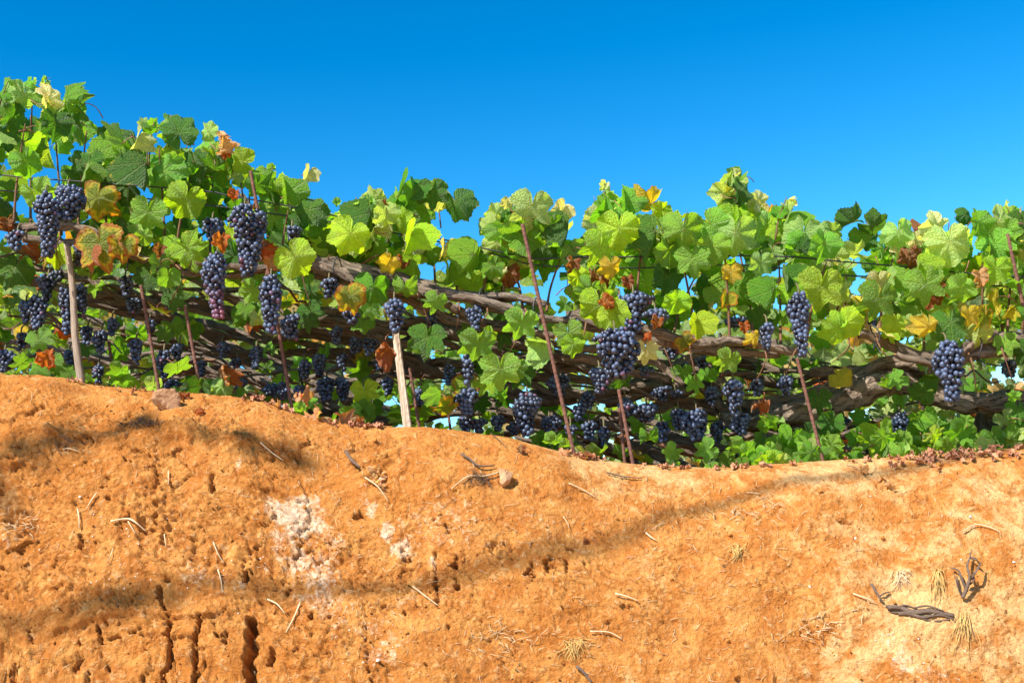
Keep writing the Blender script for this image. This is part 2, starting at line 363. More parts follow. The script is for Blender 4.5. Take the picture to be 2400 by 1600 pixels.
def disp(x, t):
    """height of the weathered relief over the smooth bank, metres along its normal"""
    x = np.asarray(x, float); t = np.asarray(t, float)
    w = sstep(-0.02, 0.16, t) * (1 - sstep(1.9, 2.2, t))
    wx = x + 0.02 * perlin(x * 9, t * 9, 31); wt = t + 0.02 * perlin(x * 9, t * 9, 32)
    left = sstep(0.1, -0.9, x) * sstep(0.25, 0.5, t)
    rug = 0.30 + 0.62 * sstep(0.35, -0.7, x + 0.3 * perlin(x * 2.1, t * 2.3, 30))
    big = 0.024 * fbm(wx * 2.6, wt * 3.4, 1, 3)
    jx = x + 0.010 * perlin(x * 30, t * 30, 33) + 0.005 * perlin(x * 80, t * 80, 35); jt = t + 0.010 * perlin(x * 30, t * 30, 34) + 0.005 * perlin(x * 80, t * 80, 36)
    a1, b1, c1 = worley(jx * (17 + 0 * left), jt * 14, 101); a2, b2, c2 = worley(jx * 46, jt * 42, 102); a3, b3, c3 = worley(jx * 105, jt * 100, 103)
    m1 = sstep(-0.1, 0.35, perlin(x * 4.5, t * 5, 104)); m2 = sstep(-0.15, 0.4, perlin(x * 9, t * 8, 105)); m3 = 0.3 + 0.7 * sstep(-0.2, 0.4, perlin(x * 12, t * 12, 106))
    med = rug * 0.0050 * fbm(wx * 9, wt * 10, 11, 2) + rug * m1 * ((c1 - 0.5) * 0.014 - 0.010 * (1 - sstep(0.02, 0.10, b1 - a1)))
    clod = (0.4 + 0.6 * rug) * (m2 * ((c2 - 0.5) * 0.0078 - 0.0060 * (1 - sstep(0.03, 0.16, b2 - a2))) + m3 * ((c3 - 0.5) * 0.0050 - 0.0030 * (1 - sstep(0.03, 0.2, b3 - a3))) + 0.0012 * perlin(x * 130, t * 130, 19))
    cm = sstep(0.02, 0.35, perlin(wx * 7, wt * 8, 26)); cv = np.minimum(np.abs(perlin(wx * 21, wt * 34, 27)), np.abs(perlin(wx * 38, wt * 60, 28)) + .02)
    clod = clod - (0.45 + 0.55 * rug) * 0.009 * cm * (1 - sstep(0.010, 0.05, cv))
    ter = wt * 11 + 1.4 * perlin(wx * 3.0, wt * 3, 41); tf = ter - np.floor(ter)
    ledge = 0.011 * rug * (sstep(0, 0.85, tf) - sstep(0.85, 1.0, tf)) * sstep(-0.05, 0.4, perlin(wx * 4.2, wt * 5, 42))
    flute = -0.004 * left * sstep(0.2, 0.5, np.abs(perlin(wx * 15 + 3 * perlin(wx * 3, wt * 4, 52), wt * 2.6, 51)))
    crumb = 0.010 * left * sstep(-0.1, 0.3, perlin(wx * 5, wt * 5, 56)) * fbm(wx * 44, wt * 44, 55, 2)
    dsp = big * w + (med + clod) * (0.5 + 0.5 * w) * np.where(t < -0.6, 0.6, 1) + (ledge + flute + crumb) * w
    for pl, wd, dp in cr3:
        bx0, bx1 = min(p[0] for p in pl) - .05, max(p[0] for p in pl) + .05; bt0, bt1 = min(p[1] for p in pl) - .05, max(p[1] for p in pl) + .05
        sel = (x > bx0) & (x < bx1) & (t > bt0) & (t < bt1)
        if not sel.any(): continue
        xs, ts = x[sel], t[sel]
        best = np.full(xs.shape, 9.0)
        for (ax, at_), (bx, bt) in zip(pl[:-1], pl[1:]):
            L2 = (bx - ax)**2 + (bt - at_)**2 + 1e-9
            s = np.clip(((xs - ax) * (bx - ax) + (ts - at_) * (bt - at_)) / L2, 0, 1)
            jx = 0.007 * perlin(ts * 45, xs * 0 + ax * 9, 61) + 0.004 * perlin(ts * 130, xs * 40, 62)
            best = np.minimum(best, np.hypot(xs + jx - (ax + s * (bx - ax)), ts + jx - (at_ + s * (bt - at_))))
        dsp[sel] -= dp * (1 - sstep(wd * 0.45, wd * 1.15, best))
    return dsp
def pits_into(dsp, x, t, X0, T0):
    """carves pits and raises clods by patches of the grid (X0, T0: the sorted axes)"""
    for (qx, qt), a, b, dp in pt3:
        i0, i1 = np.searchsorted(X0, [qx - 2.2 * a, qx + 2.2 * a]); j0, j1 = np.searchsorted(T0, [qt - 2.2 * b, qt + 2.2 * b])
        if i1 <= i0 or j1 <= j0: continue
        sx, st = x[j0:j1, i0:i1], t[j0:j1, i0:i1]
        q = np.hypot((sx - qx) / a, (st - qt) / b) + 1.0 * perlin(sx * 75, st * 75, 71) + 0.7 * perlin(sx * 170, st * 170, 72)
        dsp[j0:j1, i0:i1] -= dp * (1 - sstep(0.35, 1.0, q))
    for (qx, qt), a, hgt in cl3:
        i0, i1 = np.searchsorted(X0, [qx - 2.2 * a, qx + 2.2 * a]); j0, j1 = np.searchsorted(T0, [qt - 2.2 * a, qt + 2.2 * a])
        if i1 <= i0 or j1 <= j0: continue
        sx, st = x[j0:j1, i0:i1], t[j0:j1, i0:i1]
        q = np.hypot((sx - qx) / a, (st - qt) / (a * 0.7)) + 0.4 * perlin(sx * 40, st * 40, 73)
        dsp[j0:j1, i0:i1] += hgt * (1 - sstep(0.45, 1.1, q))
    return dsp
def bank_point(x, t):
    if t >= 0:
        g = np.interp(t, _t, _g); d = np.interp(t, _t, _d); ph = np.interp(t, _t, _phi)
        return np.stack([x, YC - g, zc(x) - d], -1), np.stack([0 * x, -np.sin(ph) + 0 * x, np.cos(ph) + 0 * x], -1)
REL = {}
def relief(x, t):
    i = min(max(int(np.searchsorted(REL['x'], x)), 0), len(REL['x']) - 1); j = min(max(int(np.searchsorted(REL['t'], t)), 0), len(REL['t']) - 1)
    return float(REL['d'][j, i])
def on_bank(px, py, lift=0.0):
    """a point on the relief of the bank face under photo pixel (px, py), and the smooth normal there"""
    x, t = face_xt(px, py)
    ph = float(np.interp(t, _t, _phi)) if t > 0 else R(4)
    d = relief(x, t)
    n = Vector((0, -math.sin(ph), math.cos(ph)))
    if t > 0: p = Vector((x, YC - float(np.interp(t, _t, _g)), float(zc(x)) - float(np.interp(t, _t, _d))))
    else: p = Vector((x, YC - t, float(zbase(x, YC - t))))
    return p + n * (max(d, -0.012) + lift), n

def build_ground():
    X0 = np.concatenate([-np.geomspace(120, 2.1, 26), np.arange(-2.0, 2.0, 0.0034), np.geomspace(2.1, 120, 26)])
    tt = np.concatenate([-np.geomspace(150, 0.45, 60), np.arange(-0.42, -0.1, 0.008), np.arange(-0.1, 0.80, 0.0030), np.linspace(.805, .86, 8), np.linspace(0.87, 2.39, 70)])
    Xg, Tg = np.meshgrid(X0, tt)
    tp = np.maximum(Tg, 0)
    g = np.interp(tp, _t, _g); d = np.interp(tp, _t, _d); ph = np.where(Tg > 0, np.interp(tp, _t, _phi), R(3))
    Y = np.where(Tg >= 0, YC - g, YC - Tg)
    Z = np.where(Tg >= 0, zc(Xg) - d, zbase(Xg, np.maximum(Y, YC)))
    dd = disp(Xg, Tg); dd = pits_into(dd, Xg, Tg, X0, tt)
    dd = np.where(Tg < -2, dd * 0.3, dd)
    REL.update(x=X0, t=tt, d=dd)
    Y = Y - np.sin(ph) * dd; Z = Z + np.cos(ph) * dd
    low = Z < 0.0
    Z = np.where(low, 0.0, Z)
    rows = [np.stack([Xg, Y, Z], -1)]
    yl = np.array([Y[-1].min() - 0.4, 1.2, 0.4, -1, -4, -12, -40, -120])       # the lane the picture is taken from
    Xl, Yl = np.meshgrid(X0, yl); rows.append(np.stack([Xl, Yl, 0.004 * perlin(Xl * 3, Yl * 3, 80)], -1))
    P = np.concatenate(rows, 0); nr, nc = P.shape[:2]
    i = np.arange(nr * nc).reshape(nr, nc)
    q = np.stack([i[:-1, :-1], i[1:, :-1], i[1:, 1:], i[:-1, 1:]], -1).reshape(-1, 4)
    me = bpy.data.meshes.new('earth_bank')
    me.vertices.add(nr * nc); me.vertices.foreach_set('co', P.reshape(-1).astype(np.float32))
    me.loops.add(q.size); me.loops.foreach_set('vertex_index', q.reshape(-1).astype(np.int32))
    me.polygons.add(len(q)); me.polygons.foreach_set('loop_start', np.arange(0, q.size, 4, dtype=np.int32))
    me.polygons.foreach_set('use_smooth', np.ones(len(q), bool))
    me.update(calc_edges=True); me.validate()
    # earth tints: R chalky crust, G pale dry dust, B dark mats and soil behind the crest, one painting in the shade band
    x, t = Xg, Tg
    wh = np.zeros_like(x)
    for px, py, a, b, k in [(690, 1215, 46, 66, 0.62), (735, 1185, 44, 50, 0.46), (650, 1195, 44, 40, 0.46), (640, 1260, 40, 50, 0.38), (700, 1250, 70, 90, 0.32), (730, 1340, 70, 90, 0.33), (800, 1440, 60, 80, 0.30), (700, 1290, 34, 50, 0.5), (735, 1350, 34, 40, 0.5), (760, 1400, 18, 30, 0.45), (560, 1090, 16, 20, 0.55),
                            (910, 1245, 20, 34, 0.6), (930, 1275, 28, 26, 0.55), (866, 1190, 16, 24, 0.52), (1000, 1240, 110, 60, 0.27), (1090, 1200, 90, 40, 0.25), (1008, 1310, 12, 18, 0.5), (850, 1480, 45, 40, 0.32), (890, 1540, 50, 40, 0.34), (960, 1390, 30, 30, 0.3), (500, 1355, 60, 30, 0.30),
                            (560, 1370, 30, 24, 0.36), (780, 1260, 30, 40, 0.34), (2110, 1550, 30, 34, 0.42), (2080, 1500, 34, 30, 0.34), (2160, 1590, 60, 30, 0.3), (30, 1240, 36, 34, 0.3), (420, 1300, 60, 40, 0.2), (1150, 1250, 90, 50, 0.20), (1250, 1220, 60, 40, 0.2), (1780, 1150, 50, 16, 0.2)]:
        qx, qt = face_xt(px, py)
        r = np.hypot((x - qx) / (a / F * 3), (t - qt) / (b / F * 3.3)) + 0.6 * perlin(x * 14, t * 14, 90) + 0.45 * perlin(x * 34, t * 34, 94)
        wh = np.maximum(wh, k * (1 - sstep(0.55, 1.25, r)))
    pl = 0.08 + 0.32 * sstep(-0.55, 0.9, x + 0.25 * perlin(x * 2, t * 2, 91)) + 0.08 * sstep(0.25, -0.02, t) * sstep(-0.6, 0.2, x)
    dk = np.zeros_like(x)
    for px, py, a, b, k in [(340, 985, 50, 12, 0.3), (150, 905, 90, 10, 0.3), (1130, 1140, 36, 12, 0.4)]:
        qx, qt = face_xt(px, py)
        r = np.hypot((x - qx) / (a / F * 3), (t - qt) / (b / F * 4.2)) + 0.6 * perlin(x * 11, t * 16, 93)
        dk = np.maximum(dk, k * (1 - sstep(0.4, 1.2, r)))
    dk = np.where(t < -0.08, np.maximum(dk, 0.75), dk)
    col = np.zeros((nr, nc, 4), np.float32); n0 = x.shape[0]
    col[:n0, :, 0] = wh; col[:n0, :, 1] = pl; col[:n0, :, 2] = dk; col[n0:, :, 1] = 1.0; col[..., 3] = 1  # unseen lane tinted fully pale so it bounces warm light onto the bank
    ca = me.color_attributes.new('stain_shade', 'FLOAT_COLOR', 'POINT'); ca.data.foreach_set('color', col.reshape(-1))
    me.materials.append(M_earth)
    o = ob('earth_bank', me); tag(o, 'orange earth bank cut below the vineyard terrace, with pale chalky patches', 'earth bank', kind='structure')
    return o
build_ground()

# ------------------------------------------------------------------ leaf blades (shared meshes)
def leaf_geo(seed, lob=0.08, fold=0.15, cup=0.25, wave=0.07, crumple=0.0, N=84):
    g = random.Random(seed)
    ks = [(0, .58 + g.uniform(-.03, .05)), (27, .535 - lob), (54, .565), (82, .52 - lob * .75), (108, .525), (136, .475), (156, .44), (170, .33), (178, .13), (180, .07)]
    fr = [0.0, 0.3, 0.58, 0.82, 1.0]
    V, U, E = [(0, 0, 0)], [(0, 0)], [0.0]
    asym = g.uniform(.9, 1.1)
    p1, p2 = g.uniform(0, 6.3), g.uniform(0, 6.3)
    th = [((i + .5) / N * 2 - 1) * math.pi for i in range(N)]
    rr = []
    for i, a in enumerate(th):
        dg = abs(math.degrees(a))
        for (a0, q0), (a1, q1) in zip(ks[:-1], ks[1:]):
            if a0 <= dg <= a1:
                s = (dg - a0) / (a1 - a0); s = s * s * (3 - 2 * s); v = q0 + (q1 - q0) * s; break
        v *= (asym if a > 0 else 2 - asym) ** .5
        v *= 1 + (0.032 if i % 3 == 0 else -0.02 if i % 3 == 1 else 0.0) * (1 if dg < 168 else 0) + g.uniform(-.012, .012)
        rr.append(v)
    for f in fr[1:]:
        for i, a in enumerate(th):
            q = rr[i] * f if f > .9 else (rr[i] * .6 + .3) * f if rr[i] > .3 else rr[i] * f
            q = min(q, rr[i] * (0.35 + 0.65 * f) if f < 1 else q)
            x, y = q * math.sin(a), q * math.cos(a)
            z = -cup * q * q * 1.6 + fold * abs(x) * 1.2 + wave * f * f * math.sin(3 * a + p1) + wave * .6 * f * f * math.sin(7 * a + p2)
            da = abs(((math.degrees(a) / 54.4 + .5) % 1) - .5) * 54.4
            z += 0.015 * f * (1 - f * .4) * math.sin(min(da / 27, 1) * math.pi * .5) * 1.2
            if crumple:
                x *= 1 - crumple * .5 * f; z += crumple * (0.55 * f * float(perlin(math.cos(a) * f * 2.2 + seed, math.sin(a) * f * 2.2, seed)) + 0.3 * f * float(perlin(math.cos(a) * f * 5 + seed, math.sin(a) * f * 5, seed + 1))); y *= 1 - crumple * .25 * f; x += crumple * .25 * f * float(perlin(a * 1.3, f * 2, seed + 3)); y += crumple * .25 * f * float(perlin(a * 1.3 + 9, f * 2, seed + 4))
            V.append((x, y, z)); U.append((q * math.sin(a) , q * math.cos(a))); E.append(f)
    Fc = []
    for i in range(N - 1): Fc.append((0, 1 + i + 1, 1 + i))
    for k in range(3):
        b0, b1 = 1 + k * N, 1 + (k + 1) * N
        for i in range(N - 1): Fc.append((b0 + i, b0 + i + 1, b1 + i + 1, b1 + i))
    return V, Fc, [(u + .5, v + .5) for u, v in U], E
def leaf_mesh(seed, stalk=True, **k):
    V, Fc, U, E = leaf_geo(seed, **k)
    b = Bag(); b.add(V, Fc, np.array(U), 0)
    if stalk:
        g = random.Random(seed + 99); sx = g.uniform(-.25, .25)
        pts = smooth_path([(0, 0.02, -0.006), (sx * .3, -0.12, -0.10), (sx * .8, -0.10, -0.36), (sx, 0.12, -0.62)], 0.12)
        tv, tf, tu = tube_geo(pts, [0.012, 0.014, 0.018], 4); b.add(tv, tf, tu, 1); E = E + [0.0] * len(tv)
    me = b.build('leaf', [M_leaf, M_petiole])
    ca = me.color_attributes.new('edge', 'FLOAT_COLOR', 'POINT')
    ca.data.foreach_set('color', np.repeat(np.array(E, np.float32)[:, None], 4, 1).ravel())
    return me
L_FLAT = [leaf_mesh(s, lob=l, fold=f, cup=c, wave=w) for s, l, f, c, w in [(1, .04, .15, .40, .09), (2, .09, .22, .45, .12), (3, .06, .10, .60, .13), (4, .12, .30, .35, .10), (5, .03, .18, .65, .09), (6, .07, -.18, .3, .14), (7, .05, .35, .7, .18), (8, .10, .0, .9, .17), (9, .04, .45, .4, .14), (10, .08, -.35, .6, .18)]]
L_STAR = [leaf_mesh(s, lob=l, fold=f, cup=c, wave=w) for s, l, f, c, w in [(11, .17, .12, .25, .05), (12, .21, .10, .3, .05), (13, .19, .18, .2, .06)]]
L_FOLD = [leaf_mesh(s, lob=l, fold=f, cup=c, wave=w) for s, l, f, c, w in [(21, .06, .9, .2, .07), (22, .08, 1.4, .1, .06), (23, .05, -.9, .3, .08), (24, .09, .65, .6, .10)]]
L_DRY = [leaf_mesh(s, lob=.1, fold=f, cup=c, wave=.12, crumple=k) for s, f, c, k in [(31, .8, .5, .55), (32, -.6, .8, .6), (33, 1.3, .2, .45)]]
KIND = {'f': L_FLAT, 's': L_STAR, 'v': L_FOLD, 'd': L_DRY}
# blade colour by state; pale tones also paint in sun glare, 'd' some backlit dark (alpha = how far the margin has yellowed and browned)
TONE = {'d': ((.055, .165, .015), -.05), 'g': ((.13, .32, .020), -.05), 'm': ((.19, .42, .045), -.05), 'p': ((.36, .53, .15), -.05), 'l': ((.29, .50, .022), .0), 'w': ((.62, .62, .30), 0),
        'y': ((.52, .44, .03), .25), 'a': ((.20, .27, .02), .42), 'o': ((.42, .125, .025), -.1), 'r': ((.30, .105, .04), -.1), 't': ((.60, .36, .20), -.1)}
def place_leaf(vine, px, py, size, Y, tone, kind='f', roll=0, pitch=0, yaw=0, name='leaf', vr=rnd):
    """a blade whose stalk end sits near photo pixel (px, py) at Y metres; roll turns the tip away from straight down"""
    p = at(px, py, Y); s = size / F * Y
    base = Matrix(((1, 0, 0), (0, 0, -1), (0, -1, 0))).transposed()      # blade x -> right, tip -> down, upper face -> towards the lane
    base = Matrix(((-1, 0, 0), (0, 0, -1), (0, -1, 0)))
    Rm = Matrix.Rotation(R(yaw), 3, 'Z') @ Matrix.Rotation(R(pitch), 3, 'X') @ Matrix.Rotation(R(roll), 3, 'Y') @ base
    o = bpy.data.objects.new(name, vr.choice(KIND[kind])); C.objects.link(o)
    c, a = TONE[tone]; k = vr.uniform(.82, 1.2); kr = vr.uniform(.85, 1.2)
    o.color = (min(1, c[0] * k * kr), min(1, c[1] * k), c[2] * k, max(0, min(1, a + vr.uniform(-.05, .09))))
    Mx = Rm.to_4x4() @ Matrix.Diagonal((s, s, s, 1))
    off = Rm @ Vector((0, 0.16 * s, 0))
    Mx.translation = p - off - Vector(vine.location)
    o.matrix_basis = Mx; o.parent = vine
    return o

# ------------------------------------------------------------------ vines: one thing per plant along the front row and the rows behind
VROW = 'vines trained along the terrace in braided cordons'
def vine(name, px, py, Y, label):
    return tag(empty(name, at(px, py, Y)), label, 'grape vine', VROW)
front = [vine('grape_vine', 190, 900, 3.45, 'tall dark green vine over the grey wooden stake, highest canopy of the row'),
         vine('grape_vine', 660, 950, 3.45, 'front vine with rust and lime leaves between grey stake and white lath stake'),
         vine('grape_vine', 1140, 1015, 3.45, 'front vine whose bare braided cordon passes over the white lath stake, sky gap above'),
         vine('grape_vine', 1640, 1092, 3.45, 'front vine with lime leaves above the crossing rods and biggest dark bunch'),
         vine('grape_vine', 2180, 1066, 3.5, 'front vine with broad pale green leaves over the thick low cordon and old trunk')]
FB = [430, 900, 1345, 1860, 9999]
def front_vine(px): return front[next(i for i, b in enumerate(FB) if px < b)]

HERO = [  # px, py, size, Y, tone, kind, roll, pitch, yaw
 (112, 222, 70, 3.42, 'w', 'v', 170, 0, 60), (150, 225, 72, 3.40, 'g', 'f', 150, 10, -40), (185, 262, 86, 3.44, 'd', 'f', 20, -10, -45), (50, 232, 74, 3.44, 'p', 'f', 20, 20, 30), (12, 260, 70, 3.6, 'p', 'f', 0, 20, 20),
 (287, 320, 84, 3.44, 'g', 'v', 160, 5, -50), (318, 335, 70, 3.40, 'w', 'v', 20, 0, 70), (352, 297, 36, 3.46, 'p', 'f', 150, 20, 20), (335, 285, 28, 3.46, 'p', 'f', 150, 20, 20), (415, 300, 86, 3.42, 'd', 'v', 165, 0, 15),
 (522, 330, 66, 3.38, 't', 'd', 178, 10, 60), (528, 352, 50, 3.40, 'o', 'd', 160, 10, 20), (485, 305, 48, 3.44, 'p', 'f', 150, 20, -20), (560, 375, 64, 3.44, 'l', 'f', 120, 30, -20), (62, 390, 74, 3.38, 'g', 'f', -20, 15, 35), (205, 392, 78, 3.42, 'd', 'f', 10, -10, -15),
 (345, 395, 100, 3.38, 'd', 'v', 0, -15, 55), (395, 415, 92, 3.40, 'm', 'f', -25, 15, -25), (226, 478, 96, 3.36, 'a', 'f', 15, 10, 0), (345, 512, 92, 3.32, 'g', 's', 20, 25, -8), (428, 478, 92, 3.34, 'l', 'f', 25, 20, 15),
 (95, 462, 78, 3.38, 'm', 'f', -30, 40, 10), (455, 392, 84, 3.42, 'd', 'f', -10, -10, -20), (300, 440, 80, 3.44, 'd', 'f', 0, -20, 30), (245, 335, 66, 3.46, 'p', 'v', 160, 0, 20), (130, 300, 80, 3.40, 'd', 'v', 0, 0, 50),
 (240, 590, 118, 3.30, 'a', 's', -12, 5, 5), (212, 610, 84, 3.30, 'r', 's', 10, 0, -30), (290, 585, 70, 3.31, 'a', 'v', 0, 0, 20), (450, 590, 84, 3.30, 'l', 's', -40, 15, 0), (340, 560, 44, 3.34, 'm', 'f', 0, 30, 0), (372, 592, 46, 3.32, 'r', 'd', 10, 0, 20),
 (520, 575, 62, 3.26, 'o', 'd', 0, 0, 10), (612, 592, 74, 3.26, 'o', 'd', 30, 10, -20), (492, 648, 42, 3.30, 'o', 'd', 0, 0, 0), (636, 615, 60, 3.30, 't', 'd', 40, 20, 0), (548, 460, 44, 3.34, 'o', 'd', 20, 0, 0), (350, 650, 76, 3.42, 'd', 'f', 20, -20, 10), (395, 655, 54, 3.36, 'm', 'v', 0, 20, 20),
 (18, 530, 60, 3.42, 'r', 'd', 0, 0, 0), (30, 640, 90, 3.5, 'd', 'f', 20, -10, 20), (130, 605, 60, 3.42, 'l', 'v', 0, 10, 30),
 (620, 418, 66, 3.42, 'g', 'f', -120, 15, 10), (670, 440, 76, 3.42, 'g', 'v', 170, 10, 50), (720, 412, 46, 3.44, 'w', 'v', 20, 10, 40), (722, 505, 84, 3.42, 'd', 'f', 15, -5, -20), (815, 562, 96, 3.32, 'l', 'f', 25, 12, 8), (700, 612, 92, 3.26, 'l', 'f', -35, 15, 10),
 (850, 500, 74, 3.42, 'p', 'f', 60, 30, 20), (872, 462, 58, 3.44, 'p', 'f', 170, 30, -10), (868, 510, 84, 3.38, 'd', 'v', 20, 0, 50), (903, 510, 66, 3.38, 'p', 'v', 0, 20, 30), (895, 485, 44, 3.40, 'r', 'd', 150, 0, 0), (938, 450, 76, 3.42, 'd', 'v', 30, 0, 40), (965, 462, 78, 3.40, 'g', 'v', 10, 20, 45),
 (1014, 462, 78, 3.42, 'd', 's', 0, 15, 10), (1075, 482, 80, 3.42, 'd', 'v', -25, 5, -15), (1048, 470, 60, 3.48, 'w', 'v', -60, 20, 30), (960, 560, 80, 3.38, 'l', 'v', 20, 10, 30), (1000, 558, 74, 3.44, 'w', 'v', 170, 10, 55), (1040, 590, 62, 3.46, 'w', 'v', 0, 20, 40), (1005, 605, 60, 3.46, 'g', 'f', 0, 20, -30),
 (825, 705, 74, 3.30, 'a', 'v', -15, 5, 20), (872, 690, 84, 3.36, 'g', 'f', 10, 20, 10), (950, 685, 58, 3.38, 'm', 'f', 0, 40, 0), (1020, 715, 58, 3.36, 'm', 's', 15, 20, 20), (870, 735, 46, 3.32, 'm', 's', 0, 25, 0), (905, 622, 56, 3.38, 'y', 'f', 40, 40, 0), (945, 615, 50, 3.42, 'r', 'd', 0, 0, 20),
 (1160, 498, 52, 3.46, 'p', 'f', 150, 30, 20), (1150, 540, 64, 3.44, 'p', 'f', 60, 25, 0), (1095, 575, 56, 3.44, 'd', 'f', 160, 0, 30), (1105, 610, 82, 3.40, 'g', 'v', 30, 15, 30), (1170, 580, 74, 3.44, 'p', 'f', -30, 20, -15), (1052, 640, 62, 3.44, 'g', 'v', 0, 0, 40),
 (1245, 503, 104, 3.36, 'p', 's', 8, 22, 8), (1315, 500, 58, 3.42, 'w', 'v', 30, 15, 30), (1333, 540, 84, 3.40, 'd', 'v', 5, 0, 60), (1270, 585, 90, 3.46, 'd', 'f', 0, -20, 20), (1225, 610, 70, 3.48, 'p', 'f', 0, 20, 30), (1398, 520, 76, 3.46, 'w', 'f', 60, 20, 20), (1410, 478, 46, 3.44, 'g', 'v', 170, 10, 30), (1465, 462, 72, 3.44, 'm', 'v', 175, 10, 30),
 (1512, 480, 82, 3.44, 'y', 'f', 80, 55, 0), (1545, 495, 50, 3.44, 'l', 'f', 60, 40, 0), (1452, 552, 102, 3.32, 'l', 'f', 5, 15, -5), (1400, 592, 92, 3.34, 'l', 's', 20, 25, 15), (1432, 632, 56, 3.34, 'y', 'f', 0, 20, 20), (1535, 555, 104, 3.36, 'd', 'v', 20, -5, 35), (1602, 552, 96, 3.34, 'm', 'f', 5, 20, -5), (1572, 600, 90, 3.40, 'm', 'f', -10, 15, 25),
 (1625, 620, 84, 3.38, 'm', 's', 0, 15, -10), (1678, 535, 84, 3.38, 'm', 'f', -40, 15, -20), (1722, 562, 102, 3.36, 'p', 'f', 10, 18, -10), (1672, 590, 76, 3.38, 'm', 'f', 0, 12, 0), (1728, 440, 66, 3.42, 'd', 'v', 175, -5, 40), (1692, 452, 66, 3.44, 'p', 'f', 80, 30, 10), (1770, 468, 48, 3.46, 'w', 'f', 120, 20, 20), (1740, 470, 60, 3.44, 'd', 'v', 20, 0, 40),
 (1782, 625, 62, 3.38, 'p', 'f', 10, 25, 5), (1408, 728, 92, 3.30, 'l', 'f', 0, 22, 5), (1447, 745, 74, 3.29, 'l', 'v', -20, 10, -10), (1582, 715, 64, 3.34, 'l', 'f', 20, 30, 10), (1632, 765, 66, 3.32, 'l', 'v', 0, 15, 10), (1715, 645, 52, 3.40, 'y', 'f', 0, 15, 0), (1472, 665, 50, 3.36, 'r', 'd', 0, 10, 0), (1340, 625, 56, 3.38, 'r', 'd', 20, 0, 20), (1425, 712, 58, 3.27, 'o', 'd', -40, 0, 10),
 (1538, 758, 46, 3.24, 'o', 'd', 30, 0, 0), (1520, 790, 36, 3.26, 'o', 'd', 0, 0, 0), (1745, 770, 42, 3.32, 'o', 'd', 0, 0, 0), (1700, 705, 44, 3.36, 'a', 'v', 20, 0, 20), (1380, 685, 62, 3.36, 'm', 'f', 20, 25, 20), (1355, 655, 50, 3.38, 'l', 'f', 0, 30, 10), (1560, 660, 80, 3.42, 'd', 'v', 10, 0, 30),
 (1218, 768, 84, 3.34, 'm', 's', 15, 25, 10), (1335, 790, 70, 3.36, 'm', 's', -10, 20, 0), (1345, 815, 56, 3.36, 'l', 'f', 0, 10, 20), (1512, 832, 62, 3.30, 'w', 's', 5, 20, 0), (1600, 882, 52, 3.6, 'm', 's', 0, 25, 0), (1702, 852, 64, 3.4, 'm', 's', 25, 25, 10), (1768, 800, 50, 3.28, 'y', 'd', 0, 10, 0),
 (1116, 818, 88, 3.30, 'm', 's', 12, 30, 5), (1172, 880, 96, 3.30, 'm', 's', 5, 25, 0), (1000, 805, 92, 3.40, 'd', 's', 10, -15, 5), (858, 925, 66, 3.5, 'l', 's', -5, 30, 0), (1022, 945, 52, 3.6, 'm', 's', 0, 25, 0), (610, 752, 52, 3.30, 'p', 'f', 0, 25, -20), (588, 690, 56, 3.32, 'm', 'f', 30, 25, 10), (722, 760, 50, 3.4, 'd', 's', 0, 0, 0), (1205, 870, 60, 3.36, 'm', 's', 20, 20, 20),
 (1990, 522, 64, 3.36, 'd', 'f', 75, 55, 10), (2055, 530, 68, 3.36, 'd', 'f', -60, 50, -10), (2015, 560, 52, 3.40, 'g', 'f', 0, 10, 0), (1842, 515, 64, 3.44, 'g', 'v', 40, -5, 40), (1880, 560, 92, 3.40, 'p', 'f', 20, 15, -25), (1930, 585, 80, 3.36, 'm', 'v', 10, 15, 15), (1945, 540, 56, 3.44, 'p', 'f', 100, 45, 0),
 (1990, 598, 66, 3.40, 'p', 'f', 90, 60, 0), (2110, 555, 72, 3.42, 'p', 'f', -10, 15, -10), (2140, 560, 44, 3.46, 'w', 'f', 150, 15, 0), (2188, 535, 72, 3.42, 'w', 'f', 40, 15, 20), (2226, 585, 108, 3.34, 'p', 'f', 0, 12, -5), (2295, 535, 84, 3.40, 'g', 'v', 0, 0, 40), (2350, 530, 84, 3.42, 'p', 'f', -40, 15, 0), (2262, 510, 44, 3.46, 'd', 'f', 20, 0, 20), (2395, 525, 62, 3.44, 'd', 'f', 0, 0, 0),
 (1922, 690, 112, 3.30, 'l', 's', 8, 15, 5), (1885, 690, 70, 3.36, 'l', 'v', 0, 10, 20), (2055, 715, 98, 3.30, 'g', 's', 12, 20, 5), (2170, 682, 98, 3.32, 'm', 's', -5, 20, 0), (2250, 685, 74, 3.34, 'm', 'f', 30, 25, 15), (2330, 640, 72, 3.34, 'l', 'f', 15, 20, 0), (2320, 600, 60, 3.42, 'm', 'v', 0, 15, 40), (2297, 655, 50, 3.28, 't', 'd', 0, 0, 0),
 (2172, 775, 62, 3.26, 'y', 'f', 15, 25, 10), (2230, 770, 88, 3.27, 'd', 'f', 0, -5, 0), (1958, 775, 74, 3.30, 'l', 'f', 60, 20, 25), (1992, 765, 76, 3.31, 'l', 'f', -35, 20, -15), (2095, 765, 54, 3.34, 'l', 'f', 10, 20, 10), (2140, 765, 52, 3.36, 'p', 'f', 10, 20, 0), (2270, 745, 54, 3.30, 'y', 'f', 0, 25, 10), (2360, 735, 40, 3.30, 'y', 'd', 40, 20, 0), (2385, 745, 48, 3.34, 'g', 'v', 0, 20, 30),
